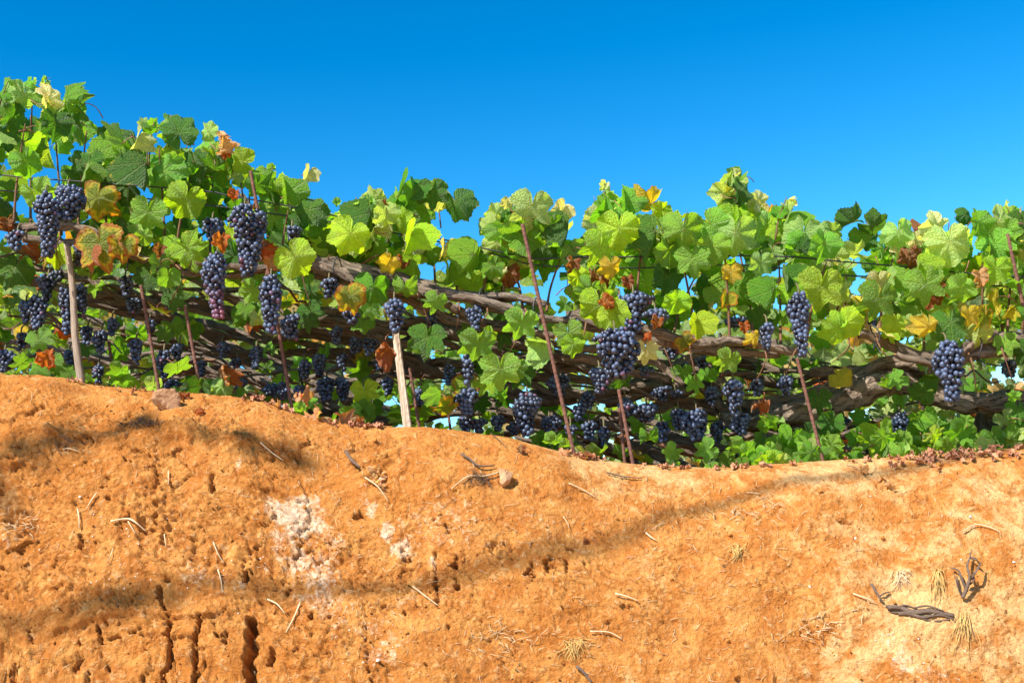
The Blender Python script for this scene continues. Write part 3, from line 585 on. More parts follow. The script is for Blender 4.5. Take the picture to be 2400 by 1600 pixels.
 (1812, 690, 74, 3.34, 'g', 'v', 10, 10, 20), (1838, 660, 62, 3.38, 'd', 'v', 0, -10, 30), (2150, 630, 64, 3.38, 'l', 'v', -10, 20, 20), (2200, 640, 56, 3.40, 'm', 'f', 0, 25, 0), (2075, 655, 60, 3.40, 'm', 'v', 0, 20, 40), (1975, 690, 58, 3.42, 'p', 'f', 0, 20, 20),
]
for px, py, s, Y, tn, kd, ro, pi_, ya in HERO:
    place_leaf(front_vine(px), px, py, s * (.84 if tn in 'or' else 1.04), Y, tn, kd, ro, pi_, ya)

TOP = [(-200, 190), (0, 200), (60, 205), (120, 200), (185, 230), (215, 280), (240, 315), (285, 290), (350, 300), (415, 275), (450, 305), (490, 310), (530, 320), (560, 370), (640, 400), (700, 430), (735, 480), (765, 510), (820, 480), (870, 460), (900, 490), (950, 445),
       (1010, 430), (1060, 460), (1095, 500), (1100, 560), (1130, 520), (1160, 490), (1230, 470), (1290, 490), (1330, 520), (1372, 545), (1400, 470), (1460, 440), (1520, 470), (1570, 520), (1640, 520), (1680, 450), (1725, 400), (1770, 455), (1815, 470), (1850, 500), (1900, 540), (1960, 560), (1975, 590), (2010, 520), (2070, 545), (2110, 560),
       (2160, 530), (2210, 540), (2260, 510), (2330, 505), (2400, 510), (2600, 520)]
BOT = [(-200, 590), (0, 590), (300, 620), (600, 620), (720, 600), (900, 610), (1100, 690), (1300, 650), (1420, 700), (1500, 740), (1800, 740), (2100, 770), (2400, 740), (2600, 740)]
tx, ty = zip(*TOP); bx_, by_ = zip(*BOT)
GAPS = [(1050, 580, 50, 52), (1085, 535, 36, 50), (1308, 672, 20, 24), (1600, 672, 14, 20), (1730, 640, 16, 14), (1862, 665, 12, 16), (2015, 600, 14, 14), (1500, 495, 14, 18), (2010, 665, 12, 16), (1960, 555, 14, 16), (2290, 575, 12, 20), (1375, 555, 22, 20), (745, 480, 22, 26), (190, 342, 8, 8), (300, 440, 6, 8)]
# ------------------------------------------------------------------ bunches of grapes: px, top, bottom, width, Y, tint, label
BUNCH = [
 (105, 448, 604, 56, 3.28, 0, 'big dusty blue grape bunch, lower lobe beside the pale crinkled leaf above the grey stake'),
 (158, 432, 525, 62, 3.32, 0, 'round near black bunch beside the rust leaf, high on the tall vine'),
 (40, 538, 592, 36, 3.36, 0, 'small grape bunch under the cordon at the photo edge, level with the stake top'),
 (182, 572, 625, 38, 3.42, 0, 'dark shaded grape bunch just behind the top of the grey wooden stake'),
 (112, 640, 705, 36, 3.75, 0, 'loose grape bunch between the shaded bunch and the grey stake, above mid stake'),
 (137, 632, 664, 26, 3.8, 0, 'little grape bunch touching the upper part of the grey stake'),
 (150, 672, 786, 38, 3.5, 0, 'long sunlit blue bunch hanging close against the grey wooden stake'),
 (86, 690, 775, 44, 3.62, 0, 'black grape bunch in deep shade one bunch away from the grey stake'),
 (190, 662, 745, 30, 3.6, 0, 'narrow shaded bunch on the inner side of the grey wooden stake'),
 (292, 644, 698, 32, 3.55, 0, 'short blue bunch below the big yellow and rust leaf'),
 (316, 698, 738, 36, 3.9, 0, 'small bunch against the first thin rusty rod past the grey stake'),
 (238, 770, 832, 34, 3.7, 0, 'tidy oval bunch between two crumpled orange leaves near the grey stake foot'),
 (318, 792, 856, 30, 3.7, 0, 'slim bunch between the crumpled orange leaf and the yellow curled leaf'),
 (383, 818, 888, 30, 3.75, 0, 'drooping bunch just beyond the first rusty rod, low over the crest'),
 (10, 818, 874, 36, 3.6, 0, 'bunch at the edge of the photo low above the bank crest'),
 (162, 818, 870, 28, 3.8, 0, 'small shaded bunch half hidden by the lower grey stake'),
 (230, 852, 902, 26, 3.85, 0, 'small bunch almost touching the ground by the grey stake foot'),
 (403, 888, 922, 34, 4.0, 0, 'little bunch resting behind the crest beside the angular stone'),
 (497, 510, 566, 46, 3.42, 0, 'dark bunch in shade beside the crumpled orange leaf, behind the big bunch'),
 (572, 480, 650, 74, 3.24, 0, 'largest sunlit bunch beside the crumpled orange leaves of the rusty vine'),
 (508, 590, 748, 52, 3.24, 1, 'long tapering bunch whose lowest grapes are still pink'),
 (555, 838, 864, 26, 4.3, 0, 'tiny distant bunch among the thin twisted cordons'),
 (563, 888, 920, 26, 4.2, 0, 'small bunch low behind the crest between two rusty rods'),
 (683, 528, 568, 32, 3.38, 0, 'small cluster of blue grapes in the canopy by the tall rod'),
 (634, 642, 788, 50, 3.24, 0, 'long heavy blue bunch over the rusty rod that leans by the orange leaves'),
 (686, 736, 802, 44, 3.42, 0, 'dark bunch in shade right beside the rod under the lime leaf'),
 (770, 652, 700, 38, 3.40, 0, 'small bunch under the bare front cordon, near the yellow orange leaf'),
 (822, 722, 766, 36, 3.40, 0, 'small broken bunch peeping out below the yellow orange leaf'),
 (923, 698, 782, 44, 3.28, 0, 'plump bunch hanging right over the top of the white lath stake'),
 (1116, 712, 778, 36, 3.42, 0, 'bunch below the bare front cordon with a dark mass behind it'),
 (790, 762, 812, 30, 3.75, 0, 'sunlit bunch on the middle cordon, between rod and white stake, upper one'),
 (828, 788, 832, 28, 3.8, 0, 'small sunlit bunch one step nearer the white stake on the middle cordon'),
 (745, 828, 884, 32, 4.0, 0, 'shaded bunch with a few lit grapes under the middle cordon'),
 (806, 826, 872, 27, 4.0, 0, 'slender bunch lit from above between the two shaded cordons'),
 (887, 842, 874, 24, 4.1, 0, 'tiny bunch in the shade close to the white lath stake'),
 (765, 882, 943, 38, 4.0, 0, 'wide blue bunch low over the leaf litter, first of a touching pair'),
 (801, 884, 943, 31, 4.05, 0, 'narrower bunch of the touching pair, nearer the white stake'),
 (661, 892, 942, 25, 3.9, 0, 'bunch against the foot of the leaning rod, partly lit'),
 (636, 896, 932, 32, 4.0, 0, 'dark bunch in shade before the leaning rod foot'),
 (1092, 828, 912, 28, 3.40, 0, 'loose straggling bunch under the three lobed mint leaf'),
 (1096, 908, 978, 46, 3.45, 0, 'black shaded bunch hanging below the straggling bunch'),
 (1091, 972, 1014, 34, 3.55, 0, 'sunlit bunch near the ground, one of two below the black bunch, nearer the thin rod'),
 (1123, 978, 1016, 33, 3.6, 0, 'sunlit bunch near the ground, one of two below the black bunch, farther from the rod'),
 (1484, 682, 782, 58, 3.28, 0, 'bunch under the brown dry leaf with rust leaves tucked beside it'),
 (1452, 690, 770, 40, 3.36, 0, 'bunch behind the lime leaf, above the biggest dark bunch'),
 (1535, 722, 768, 48, 3.38, 0, 'shaded bunch reaching over the orange crumpled leaf'),
 (1722, 742, 768, 50, 3.55, 0, 'flat row of blue grapes lying on the front cordon'),
 (1440, 768, 892, 88, 3.22, 0, 'biggest dark purple bunch, broad and heavy above the paired rusty rods'),
 (1404, 860, 928, 44, 3.42, 0, 'sunlit blue bunch just below the biggest dark bunch'),
 (1797, 752, 828, 32, 3.34, 0, 'bunch beside the crumpled yellow leaf and the long lime crinkled leaf'),
 (1605, 848, 882, 25, 3.9, 0, 'little bunch with blue highlights in the shade of the middle cordon'),
 (1310, 876, 932, 46, 3.9, 0, 'dark bunch in shade behind the tall rusty rod'),
 (1235, 918, 1024, 56, 3.5, 0, 'long black bunch in shade before the tall rusty rod'),
 (1286, 972, 1018, 44, 3.7, 0, 'blue bunch with a yellow leaf below it near the tall rod foot'),
 (1355, 948, 988, 30, 3.8, 0, 'small bright bunch just past the tall rusty rod'),
 (1337, 992, 1022, 30, 3.7, 0, 'small bunch against the lower tall rusty rod'),
 (1415, 995, 1052, 27, 3.65, 0, 'narrow bunch low beside the paired rusty rods'),
 (1515, 944, 990, 52, 3.7, 0, 'broad sunlit bunch just beyond the paired rusty rods'),
 (1552, 902, 942, 38, 3.9, 0, 'dark bunch tucked under the thick middle cordon'),
 (1582, 912, 938, 25, 3.85, 0, 'tiny bright bunch next to the dark one under the middle cordon'),
 (1632, 956, 1034, 54, 3.55, 0, 'dark bunch with a spot of sun on its middle, low over the ground'),
 (1718, 886, 974, 44, 3.45, 0, 'tapering bunch beneath two small yellow leaves'),
 (1737, 966, 1024, 42, 3.6, 0, 'black shaded bunch under the one with the yellow leaves'),
 (1515, 856, 890, 34, 4.0, 0, 'shaded bunch behind the pale pointed leaf'),
 (1872, 680, 842, 46, 3.26, 0, 'long slim bunch hanging down onto the rusty rod by the crinkled lime leaf'),
 (1840, 876, 928, 34, 3.7, 0, 'shaded grey blue bunch left alone beside the rusty rod'),
 (2218, 796, 946, 60, 3.24, 0, 'long tapering bunch below the dark shaded leaf, across the thick low cordon'),
 (2110, 964, 1026, 38, 3.75, 0, 'isolated bunch under the thick low cordon among green leaves'),
 (1978, 976, 998, 24, 4.2, 0, 'tiny bunch behind the dark iron rod under the thick cordon'),
 (1922, 900, 918, 34, 4.1, 0, 'few blue grapes between the upper and the thick low cordon'),
 (2366, 842, 886, 36, 3.8, 0, 'shaded bunch before the patch of sky at the edge of the photo'),
 (2042, 746, 768, 24, 3.5, 0, 'few grapes between broad leaves over the knotted cordon end'),
]
def berry_mesh(seed):
    g = random.Random(seed); V, Fc = [], []; n, k = 12, 8
    V.append((0, 0, 1.06))
    for j in range(1, k):
        a = math.pi * j / k
        for i in range(n): b = 2 * math.pi * i / n; V.append((math.sin(a) * math.cos(b), math.sin(a) * math.sin(b), math.cos(a) * 1.06))
    V.append((0, 0, -1.06))
    for i in range(n): Fc.append((0, 1 + i, 1 + (i + 1) % n))
    for j in range(k - 2):
        for i in range(n): a, b = 1 + j * n + i, 1 + j * n + (i + 1) % n; Fc.append((a, a + n, b + n, b))
    z = len(V) - 1
    for i in range(n): Fc.append((z, z - n + (i + 1) % n, z - n + i))
    sx, sy = g.uniform(.95, 1.04), g.uniform(.95, 1.04)
    return [(x * sx, y * sy, z_) for x, y, z_ in V], Fc
BERRY = [mesh('berry', *berry_mesh(s), [M_berry]) for s in range(4)]
bboxes = []
def make_bunch(px, y0, y1, w, Y, tint, label, grp='bunches of grapes hanging under the vines'):
    g = random.Random(px * 7 + y0); br = 0.0070
    if Y > 3.5: Y0 = Y; Y = 3.5 + (Y - 3.5) * .30; br *= (3.42 / Y0) * (Y / 3.42) * .97
    top, bot = at(px, y0, Y), at(px, y1, Y)
    L = (top - bot).length; wd = w / F * Y / 2 * 1.14
    lobes = [(g.uniform(0, 6.3), g.uniform(.05, .6), g.uniform(.25, .5)) for _ in range(2)]
    root = tag(empty('grape_bunch', top), label, 'grape bunch', grp)
    pts = []
    lean = Vector(((bot - top).x * 0.5, g.uniform(-.01, .01), 0))
    bend = g.uniform(-.15, .15) * wd * 2
    for tr in range(3200):
        s = g.random() ** 0.9
        prof = min(1, 0.45 + s * 3.2) * (1 - max(0, s - .3) / .7 * .58)
        if L / (2 * wd) < 1.5: prof = min(1, .55 + s * 3) * (1 - max(0, s - .5) / .5 * .5)
        a = g.uniform(0, 2 * math.pi); q = prof * max(wd - br, .003) * (g.uniform(.72, 1.05) if g.random() < .8 else g.uniform(0, .7))
        q *= 1 + sum(k_ * max(0, math.cos(a - a_)) * math.exp(-((s - s_) / .16) ** 2) for a_, s_, k_ in lobes)
        p = Vector((q * math.cos(a) + bend * math.sin(s * 3), q * math.sin(a) * .85, -br - s * (L - 2 * br))) + lean * s
        if all((p - o).length > br * 1.48 for o in pts): pts.append(p)
        if len(pts) >= 190: break
    stem = smooth_path([(0, 0.03, 0.022), (0.001, 0.008, 0.012), lean * .3 + Vector((0, 0, -L * .3)), lean * .8 + Vector((0, 0, -L * .8))], .01)
    ob('stalk', tube_mesh('stalk', stem, [.0022, .0028, .002, .001], M_rachis, 5), root)
    if Y < 4.05:
        for p in pts:
            b = bpy.data.objects.new('berry', g.choice(BERRY)); C.objects.link(b); b.parent = root; b.location = p
            r = br * g.uniform(.86, 1.12); b.scale = (r, r, r); b.rotation_euler = (g.uniform(-.6, .6), g.uniform(-.6, .6), 0)
            k = 1.0
            if tint: k = 1.0 - max(0, min(1, (-p.z / L - .45) * 1.5 + g.uniform(-.35, .25)))
            elif g.random() < .03: k = .5
            b.color = (1, 1, 1, k)
    else:
        bag = Bag(); V0, F0 = berry_mesh(1); V0 = np.array(V0)
        for p in pts: bag.add(V0 * br * g.uniform(.9, 1.1) + np.array(tuple(p)), F0)
        tag(ob('berries', bag.build('berries', [M_berry]), root), kind='stuff')
    bboxes.append((px, y0, y1, w, Y))
for b in BUNCH: make_bunch(*b)
for px, y0, y1, w, Y, lb in [
 (60, 700, 760, 30, 3.72, 'shaded bunch one bunch in from the photo edge, level with mid grey stake'),
 (48, 776, 822, 28, 3.8, 'small bunch above the lowest edge bunch, in shade before the grey stake'),
 (205, 762, 812, 28, 3.8, 'small bunch emerging just past the lower half of the grey stake'),
 (262, 742, 790, 26, 3.9, 'little bunch under the yellow rust leaf, right above the tidy oval bunch'),
 (350, 745, 790, 26, 3.9, 'little bunch just past the upper half of the first thin rod'),
 (420, 800, 850, 28, 3.8, 'shaded bunch just before the second rusty rod, over thin cordons'),
 (470, 842, 888, 24, 4.0, 'tiny bunch behind the foot of the second rusty rod'),
 (520, 800, 842, 26, 3.9, 'shaded bunch under the pink tipped bunch, on thin twisted cordons'),
 (600, 812, 868, 30, 3.8, 'shaded bunch under the long heavy bunch, before the leaning rod'),
 (712, 842, 892, 30, 3.8, 'shaded bunch just past the lower part of the leaning rod'),
 (700, 900, 944, 28, 3.9, 'bunch close past the foot of the leaning rod, near dark thin rod'),
 (862, 790, 836, 30, 3.7, 'shaded bunch on the middle cordon, next but one to the white lath stake'),
 (850, 900, 946, 26, 3.9, 'low bunch beside the lime leaf before the white lath stake'),
 (905, 880, 930, 28, 3.9, 'low shaded bunch touching the foot half of the white lath stake'),
 (1010, 728, 772, 28, 3.6, 'shaded bunch under the bare front cordon just past the white stake top'),
 (985, 905, 956, 30, 3.8, 'low bunch behind the rod that stands against the white stake'),
 (1050, 850, 905, 28, 3.8, 'shaded bunch just before the loose straggling bunch under the mint leaf'),
 (1165, 968, 1012, 30, 3.7, 'low dark bunch below the biggest star shaped mint leaf'),
 (1205, 985, 1022, 26, 3.8, 'small low bunch beside the long black bunch, near the crest'),
 (1265, 820, 872, 30, 3.8, 'shaded bunch touching the middle of the tallest rusty rod'),
 (1375, 915, 965, 32, 3.8, 'dark bunch between the tallest rod and the crossing pair, upper of two'),
 (1380, 985, 1036, 30, 3.8, 'dark bunch between the tallest rod and the crossing pair, lower of two'),
 (1465, 930, 985, 34, 3.7, 'dark bunch directly behind the crossing pair of rods'),
 (1550, 985, 1040, 34, 3.8, 'low dark bunch below the broad sunlit bunch past the crossing rods'),
 (1590, 955, 1010, 34, 3.7, 'dark bunch crowded against the one with the spot of sun'),
 (1668, 902, 955, 32, 3.8, 'shaded bunch just before the tapering bunch with two yellow leaves'),
 (1682, 985, 1042, 32, 3.8, 'low dark bunch between the sun spotted bunch and the black shaded one'),
 (1775, 885, 930, 28, 3.8, 'shaded bunch under the cordon between yellow leaves and the long slim bunch'),
 (1572, 812, 846, 32, 3.8, 'small bunch under the front cordon beside the orange crumpled leaf'),
 (1650, 835, 872, 28, 3.9, 'tiny shaded bunch below the front cordon, past the mint leaf'),
]:
    make_bunch(px, y0, y1, w, Y, 0, lb, 'half hidden bunches in the shade of the cordons')

# ------------------------------------------------------------------ random canopy of the front row, kept off bunches, gaps, posts
def blocked(px, py, Y, m=26):
    for bx, y0, y1, w, bY in bboxes:
        if Y < bY + .07 and abs(px - bx) < w / 2 + m and y0 - m < py < y1 + m * .6: return True
    return False
fr_ = random.Random(77)
n = 0
while n < 900:
    px = fr_.uniform(-170, 2570) if n < 720 else fr_.choice([fr_.uniform(-560, -170), fr_.uniform(2570, 3000)]); t0, b0 = np.interp(px, tx, ty), np.interp(px, bx_, by_)
    py = fr_.uniform(t0 + 22, b0 + 20)
    Y = fr_.uniform(3.40, 3.85)
    if any(abs(px - gx) < a + 24 and abs(py - gy) < b + 24 for gx, gy, a, b in GAPS): continue
    if blocked(px, py, Y): continue
    if Y < 3.52 and 700 < px < 1340 and abs(py - np.interp(px, [700, 1000, 1340], [620, 670, 735])) < 34: continue
    low = (py - t0) / max(60, b0 - t0)
    left = px < 760  # blades beyond it get paler tones, painting in backlight and haze
    q = fr_.random()
    tn = ('d' if q < .30 else 'g' if q < .60 else 'm' if q < .70 else 'l' if q < .85 else 'p' if q < .92 else 'w' if q < .945 else 'a' if q < .96 else 'y' if q < .97 else 'r') if left else \
         ('d' if q < .14 else 'g' if q < .36 else 'm' if q < .60 else 'p' if q < .74 else 'l' if q < .90 else 'w' if q < .955 else 'a' if q < .975 else 'y' if q < .982 else 'r')
    kd = 'd' if tn == 'r' else fr_.choice('fffvvsf' if low < .35 else 'fffvsfs')
    up = low < .18
    place_leaf(front_vine(px), px, py, fr_.uniform(52, 92) * (.85 if up else 1), Y, tn, kd, fr_.gauss(0, 45) + (180 if up and fr_.random() < .5 else 0), fr_.gauss(22, 30), fr_.gauss(0, 46) + (180 if fr_.random() < .12 else 0))
    n += 1

# ------------------------------------------------------------------ cordons (braided old wood) and canes
def cordon(v, path, Y, rad, strands=3, spread=None, seed=0, name='cordon', ends=None):
    pts = [at(px, py, Y if not isinstance(Y, (list, tuple)) else float(np.interp(px, [path[0][0], path[-1][0]], Y))) for px, py in path]
    core = smooth_path(pts, 0.010)
    g = random.Random(seed); spread = spread or rad * 1.15
    Lc = len(core)
    for k in range(strands):
        ph = 2 * math.pi * k / strands + g.uniform(-.5, .5); fq = g.uniform(5, 9); rk = rad * g.uniform(.7, 1.2)
        P = []
        for i, p in enumerate(core):
            s = i * .010; a = ph + s * fq * .8 + .8 * math.sin(s * 3 + k)
            j = spread if strands > 1 else spread * .15
            P.append(p + Vector((0, math.cos(a) * j, math.sin(a) * j)) + Vector((0, .009 * math.sin(s * 23 + k), .009 * math.sin(s * 17 + seed + k * 2) + .016 * float(perlin(s * 4.5 + k * 7.3, seed * 1.7, seed + k)) + .005 * float(perlin(s * 17 + k * 3.3, seed * 2.7, seed)))))
        i0, i1 = (0, Lc) if strands == 1 or k == 0 else (int(g.uniform(0, .12) * Lc), int(Lc * g.uniform(.88, 1)))
        P = P[i0:i1]
        o = ob(name, tube_mesh(name, P, [rk * .75, rk, rk * 1.05, rk * .9, rk * .7], M_bark, 11, v.location, rough=.46, seed=seed * 7 + k, twist=4.0), v)
def cut(path, x0, x1):
    xs = [p[0] for p in path]; ys = [p[1] for p in path]
    return [(x0, float(np.interp(x0, xs, ys)))] + [p for p in path if x0 < p[0] < x1] + [(x1, float(np.interp(x1, xs, ys)))]
ROWA = [(-600, 390), (-200, 470), (0, 520), (80, 540), (200, 560), (340, 600), (450, 628), (560, 625), (700, 612), (800, 635), (920, 662), (1010, 680), (1120, 702), (1240, 724), (1330, 735), (1420, 760), (1520, 785), (1640, 808), (1740, 806), (1850, 810), (1960, 780), (2040, 785), (2130, 825), (2220, 850), (2300, 812), (2400, 800), (2600, 790), (3000, 760)]
for i, (a, b) in enumerate([(-560, 440), (425, 910), (690, 1350), (1330, 1880), (2015, 2960)]):
    cordon(front[i], cut(ROWA, a, b), 3.44 if i != 4 else 3.46, [.012, .012, .014, .0135, .0155][i], [2, 3, 3, 3, 3][i], seed=10 + i)
cordon(front[2], [(735, 640), (840, 655), (960, 700), (1080, 735), (1200, 760), (1300, 790)], 3.52, .013, 2, seed=21)
cordon(front[3], [(1240, 790), (1330, 820), (1430, 850), (1530, 860), (1600, 900)], 3.62, .017, 2, seed=22)
# the thick low cordon of the old vine and its trunk
cordon(front[4], [(1690, 975), (1780, 985), (1900, 962), (2000, 930), (2100, 918), (2200, 925), (2320, 935), (2440, 960)], 3.62, .034, 1, seed=31)
cordon(front[4], [(1760, 945), (1880, 935), (1990, 900), (2080, 870), (2160, 875), (2210, 912), (2300, 925)], 3.66, .019, 2, .016, seed=32)
cordon(front[4], [(1900, 880), (2000, 870), (2080, 850), (2150, 858)], 3.7, .016, 1, seed=33)
tr = smooth_path([at(2390, 1110, 3.75), at(2355, 1040, 3.75), at(2330, 985, 3.72), at(2370, 945, 3.66), at(2470, 955, 3.62)], .01)
ob('trunk', tube_mesh('trunk', tr, [.062, .05, .042, .038, .034], M_bark, 16, front[4].location, rough=.3, seed=77, twist=3), front[4])

ROW2 = [vine('grape_vine', 250, 880, 4.0, 'second row vine whose thin twisted cordons show between the grey stake and the leaning rod'),
        vine('grape_vine', 1000, 960, 4.0, 'second row vine whose braided cordons pass behind the white lath stake'),
        vine('grape_vine', 1560, 1060, 4.0, 'second row vine whose thick cordons sag behind the pair of rusty rods')]
ROW3 = [vine('grape_vine', 420, 900, 4.9, 'third row vine of many thin pale cordons low above the crest near the angular stone'),
        vine('grape_vine', 1200, 1000, 4.9, 'third row vine glimpsed under the cordons beside the tall rusty rod'),
        vine('grape_vine', 2050, 1050, 4.9, 'third row vine of pale leaves under the thick low cordon')]
ROW4 = [vine('grape_vine', 900, 960, 6.2, 'distant vine behind all the cordons between grey stake and tall rod'),
        vine('grape_vine', 1850, 1050, 6.2, 'distant vine behind all the cordons between tall rod and old trunk')]
for v, path, Y, rad, n_, sd in [
  (ROW2[0], [(-150, 610), (60, 640), (200, 665), (330, 690), (450, 705), (560, 745), (660, 790), (740, 815)], 3.95, .014, 4, 41),
  (ROW2[0], [(150, 690), (300, 720), (430, 745), (560, 800), (690, 830)], 4.05, .014, 3, 42),
  (ROW2[0], [(420, 660), (540, 690), (640, 730), (760, 765), (880, 775)], 3.9, .013, 2, 43),
  (ROW2[1], [(640, 790), (730, 750), (820, 760), (920, 780), (1040, 760), (1140, 800), (1250, 830)], 3.85, .016, 3, 44),
  (ROW2[1], [(600, 830), (720, 800), (820, 820), (930, 830), (1050, 870), (1180, 900)], 3.95, .018, 3, 45),
  (ROW2[1], [(980, 760), (1080, 790), (1180, 825), (1280, 835), (1420, 850)], 3.75, .017, 2, 46),
  (ROW2[2], [(1150, 880), (1280, 905), (1400, 915), (1500, 905), (1600, 925), (1720, 950)], 3.85, .018, 3, 47),
  (ROW2[2], [(1420, 935), (1560, 920), (1640, 880), (1700, 930), (1820, 985), (1960, 1010)], 3.8, .022, 2, 48),
  (ROW2[2], [(1480, 880), (1600, 855), (1720, 850), (1840, 880), (1960, 860)], 3.9, .016, 2, 49),
  (ROW2[2], [(1480, 1040), (1560, 1050), (1650, 1075), (1760, 1090), (1840, 1110)], 3.9, .024, 1, 50),
  (ROW3[0], [(-100, 770), (100, 800), (260, 840), (420, 850), (560, 870), (700, 920)], 4.8, .014, 4, 51),
  (ROW3[0], [(200, 760), (360, 790), (480, 800), (600, 840), (720, 880), (800, 890)], 4.6, .015, 4, 52),
  (ROW3[0], [(380, 780), (500, 830), (600, 870), (680, 910)], 4.9, .012, 3, 53),
  (ROW3[0], [(250, 890), (400, 880), (520, 890), (640, 935)], 4.9, .012, 3, 60),
  (ROW3[1], [(640, 930), (760, 935), (880, 960), (1000, 965), (1100, 960)], 4.3, .018, 2, 54),
  (ROW3[1], [(700, 870), (850, 880), (950, 860), (1080, 880), (1200, 935)], 4.4, .020, 2, 55),
  (ROW3[1], [(1060, 950), (1200, 960), (1320, 970), (1450, 985), (1580, 1020)], 4.4, .017, 3, 56),
  (ROW3[1], [(1180, 1010), (1300, 1020), (1450, 1050), (1560, 1080)], 4.6, .016, 2, 61),
  (ROW3[2], [(1500, 1000), (1620, 1040), (1760, 1030), (1900, 1010), (2050, 1000)], 4.6, .018, 2, 57),
  (ROW3[2], [(1760, 1000), (1880, 1000), (1980, 1040), (2100, 1070)], 4.2, .022, 1, 58)]:
    cordon(v, path, Y, rad * .72, n_ + (2 if n_ > 1 else 1), spread=rad * 1.8, seed=sd)

g = random.Random(9)
for k in range(46):                                    # canes standing out of the front cordon
    px = -150 + k * 58 + g.uniform(-20, 20)
    y0 = np.interp(px, *zip(*ROWA)); y1 = np.interp(px, tx, ty) + g.uniform(60, 120)
    v = front_vine(px); dx = g.uniform(-60, 60); Y = g.uniform(3.42, 3.62)
    P = smooth_path([at(px, y0, 3.46), at(px + dx * .2, y0 * .65 + y1 * .35, Y), at(px + dx * .6, y0 * .3 + y1 * .7, Y), at(px + dx, y1, Y - .03)], .02)
    ob('cane', tube_mesh('cane', P, [.0045, .0035, .003, .0018], M_cane, 6, v.location), v)
for k in range(44):                                    # young shoots that break the skyline
    px = g.uniform(-60, 2460); y1 = float(np.interp(px, tx, ty))
    if any(abs(px - gx) < 60 and gy < y1 + 90 for gx, gy, a, b in GAPS): continue
    v = front_vine(px); dx = g.uniform(-34, 34); Y = g.uniform(3.42, 3.6); up_ = g.uniform(-4, 26)
    P = smooth_path([at(px, y1 + 90, Y), at(px + dx * .3, y1 + 40, Y), at(px + dx, y1 - up_, Y)], .015)
    ob('cane', tube_mesh('cane', P, [.0025, .002, .0012], M_cane, 5, v.location), v)
    for j in range(g.randint(3, 5)):
        q = j / 4.0; place_leaf(v, px + dx * (1 - q) + g.uniform(-16, 16), y1 - up_ + q * 70 + g.uniform(-4, 10), 24 + 34 * q * g.uniform(.7, 1.2), Y - .01 + g.uniform(-.03, .03), g.choice('mplgw' if px > 760 else 'mlgpg'), g.choice('fvfv'), g.gauss(0, 60) + 180 * (g.random() < .6), g.gauss(15, 30), g.gauss(0, 50))
for k in range(26):                                    # hanging dry tendrils and spurs under the front cordon
    px = 60 + k * 92 + g.uniform(-30, 30); y0 = np.interp(px, *zip(*ROWA)); v = front_vine(px)
    P = smooth_path([at(px, y0, 3.44), at(px + g.uniform(-20, 20), y0 + 30, 3.40), at(px + g.uniform(-40, 40), y0 + g.uniform(50, 110), 3.42)], .02)
    ob('spur', tube_mesh('spur', P, [.003, .0022, .0012], M_cane, 5, v.location), v)

# loose dry canes tangled among the cordons
g = random.Random(55)
for k in range(120):
    px = g.uniform(-100, 2450); cy = float(np.interp(px, *zip(*CREST))); y0 = float(np.interp(px, *zip(*ROWA)))
    py = g.uniform(y0 + 20, cy - 25); Y = g.uniform(3.55, 4.4); L = g.uniform(70, 240); sl = (cy - np.interp(px - 50, *zip(*CREST))) / 50 * .6 + g.gauss(0, .22)
    if px > 1900 and g.random() < .5: continue
    P = [at(px + L * (s - .5), py + sl * L * (s - .5) + g.gauss(0, 6), Y + g.gauss(0, .03)) for s in (0, .2, .4, .6, .8, 1)]
    row = ROW2 if Y < 4.1 else ROW3; v = row[0 if px < 700 else 1 if px < 1450 else 2]; r_ = g.uniform(.0025, .0058)
    ob('cane', tube_mesh('cane', smooth_path(P, .015), [r_, r_ * .9, r_ * .6], M_bark if g.random() < .6 else M_cane, 7, v.location, rough=.2, seed=k), v)
# wire ties that hold the braid together
for px in (300, 790, 925, 1130, 1255, 1690, 2050, 2290):
    v = front_vine(px); c = at(px, float(np.interp(px, *zip(*ROWA))), 3.445); rr = g.uniform(.028, .036)
    P = [c + Vector((.006 * math.sin(a * 2 + px) , math.cos(a) * rr, math.sin(a) * rr * 1.05)) for a in np.linspace(0, 6.0, 20)] + [c + Vector((.004, -rr * .9, -rr * 1.7))]
    ob('tie', tube_mesh('tie', P, .0022, M_wire, 6, v.location), v)
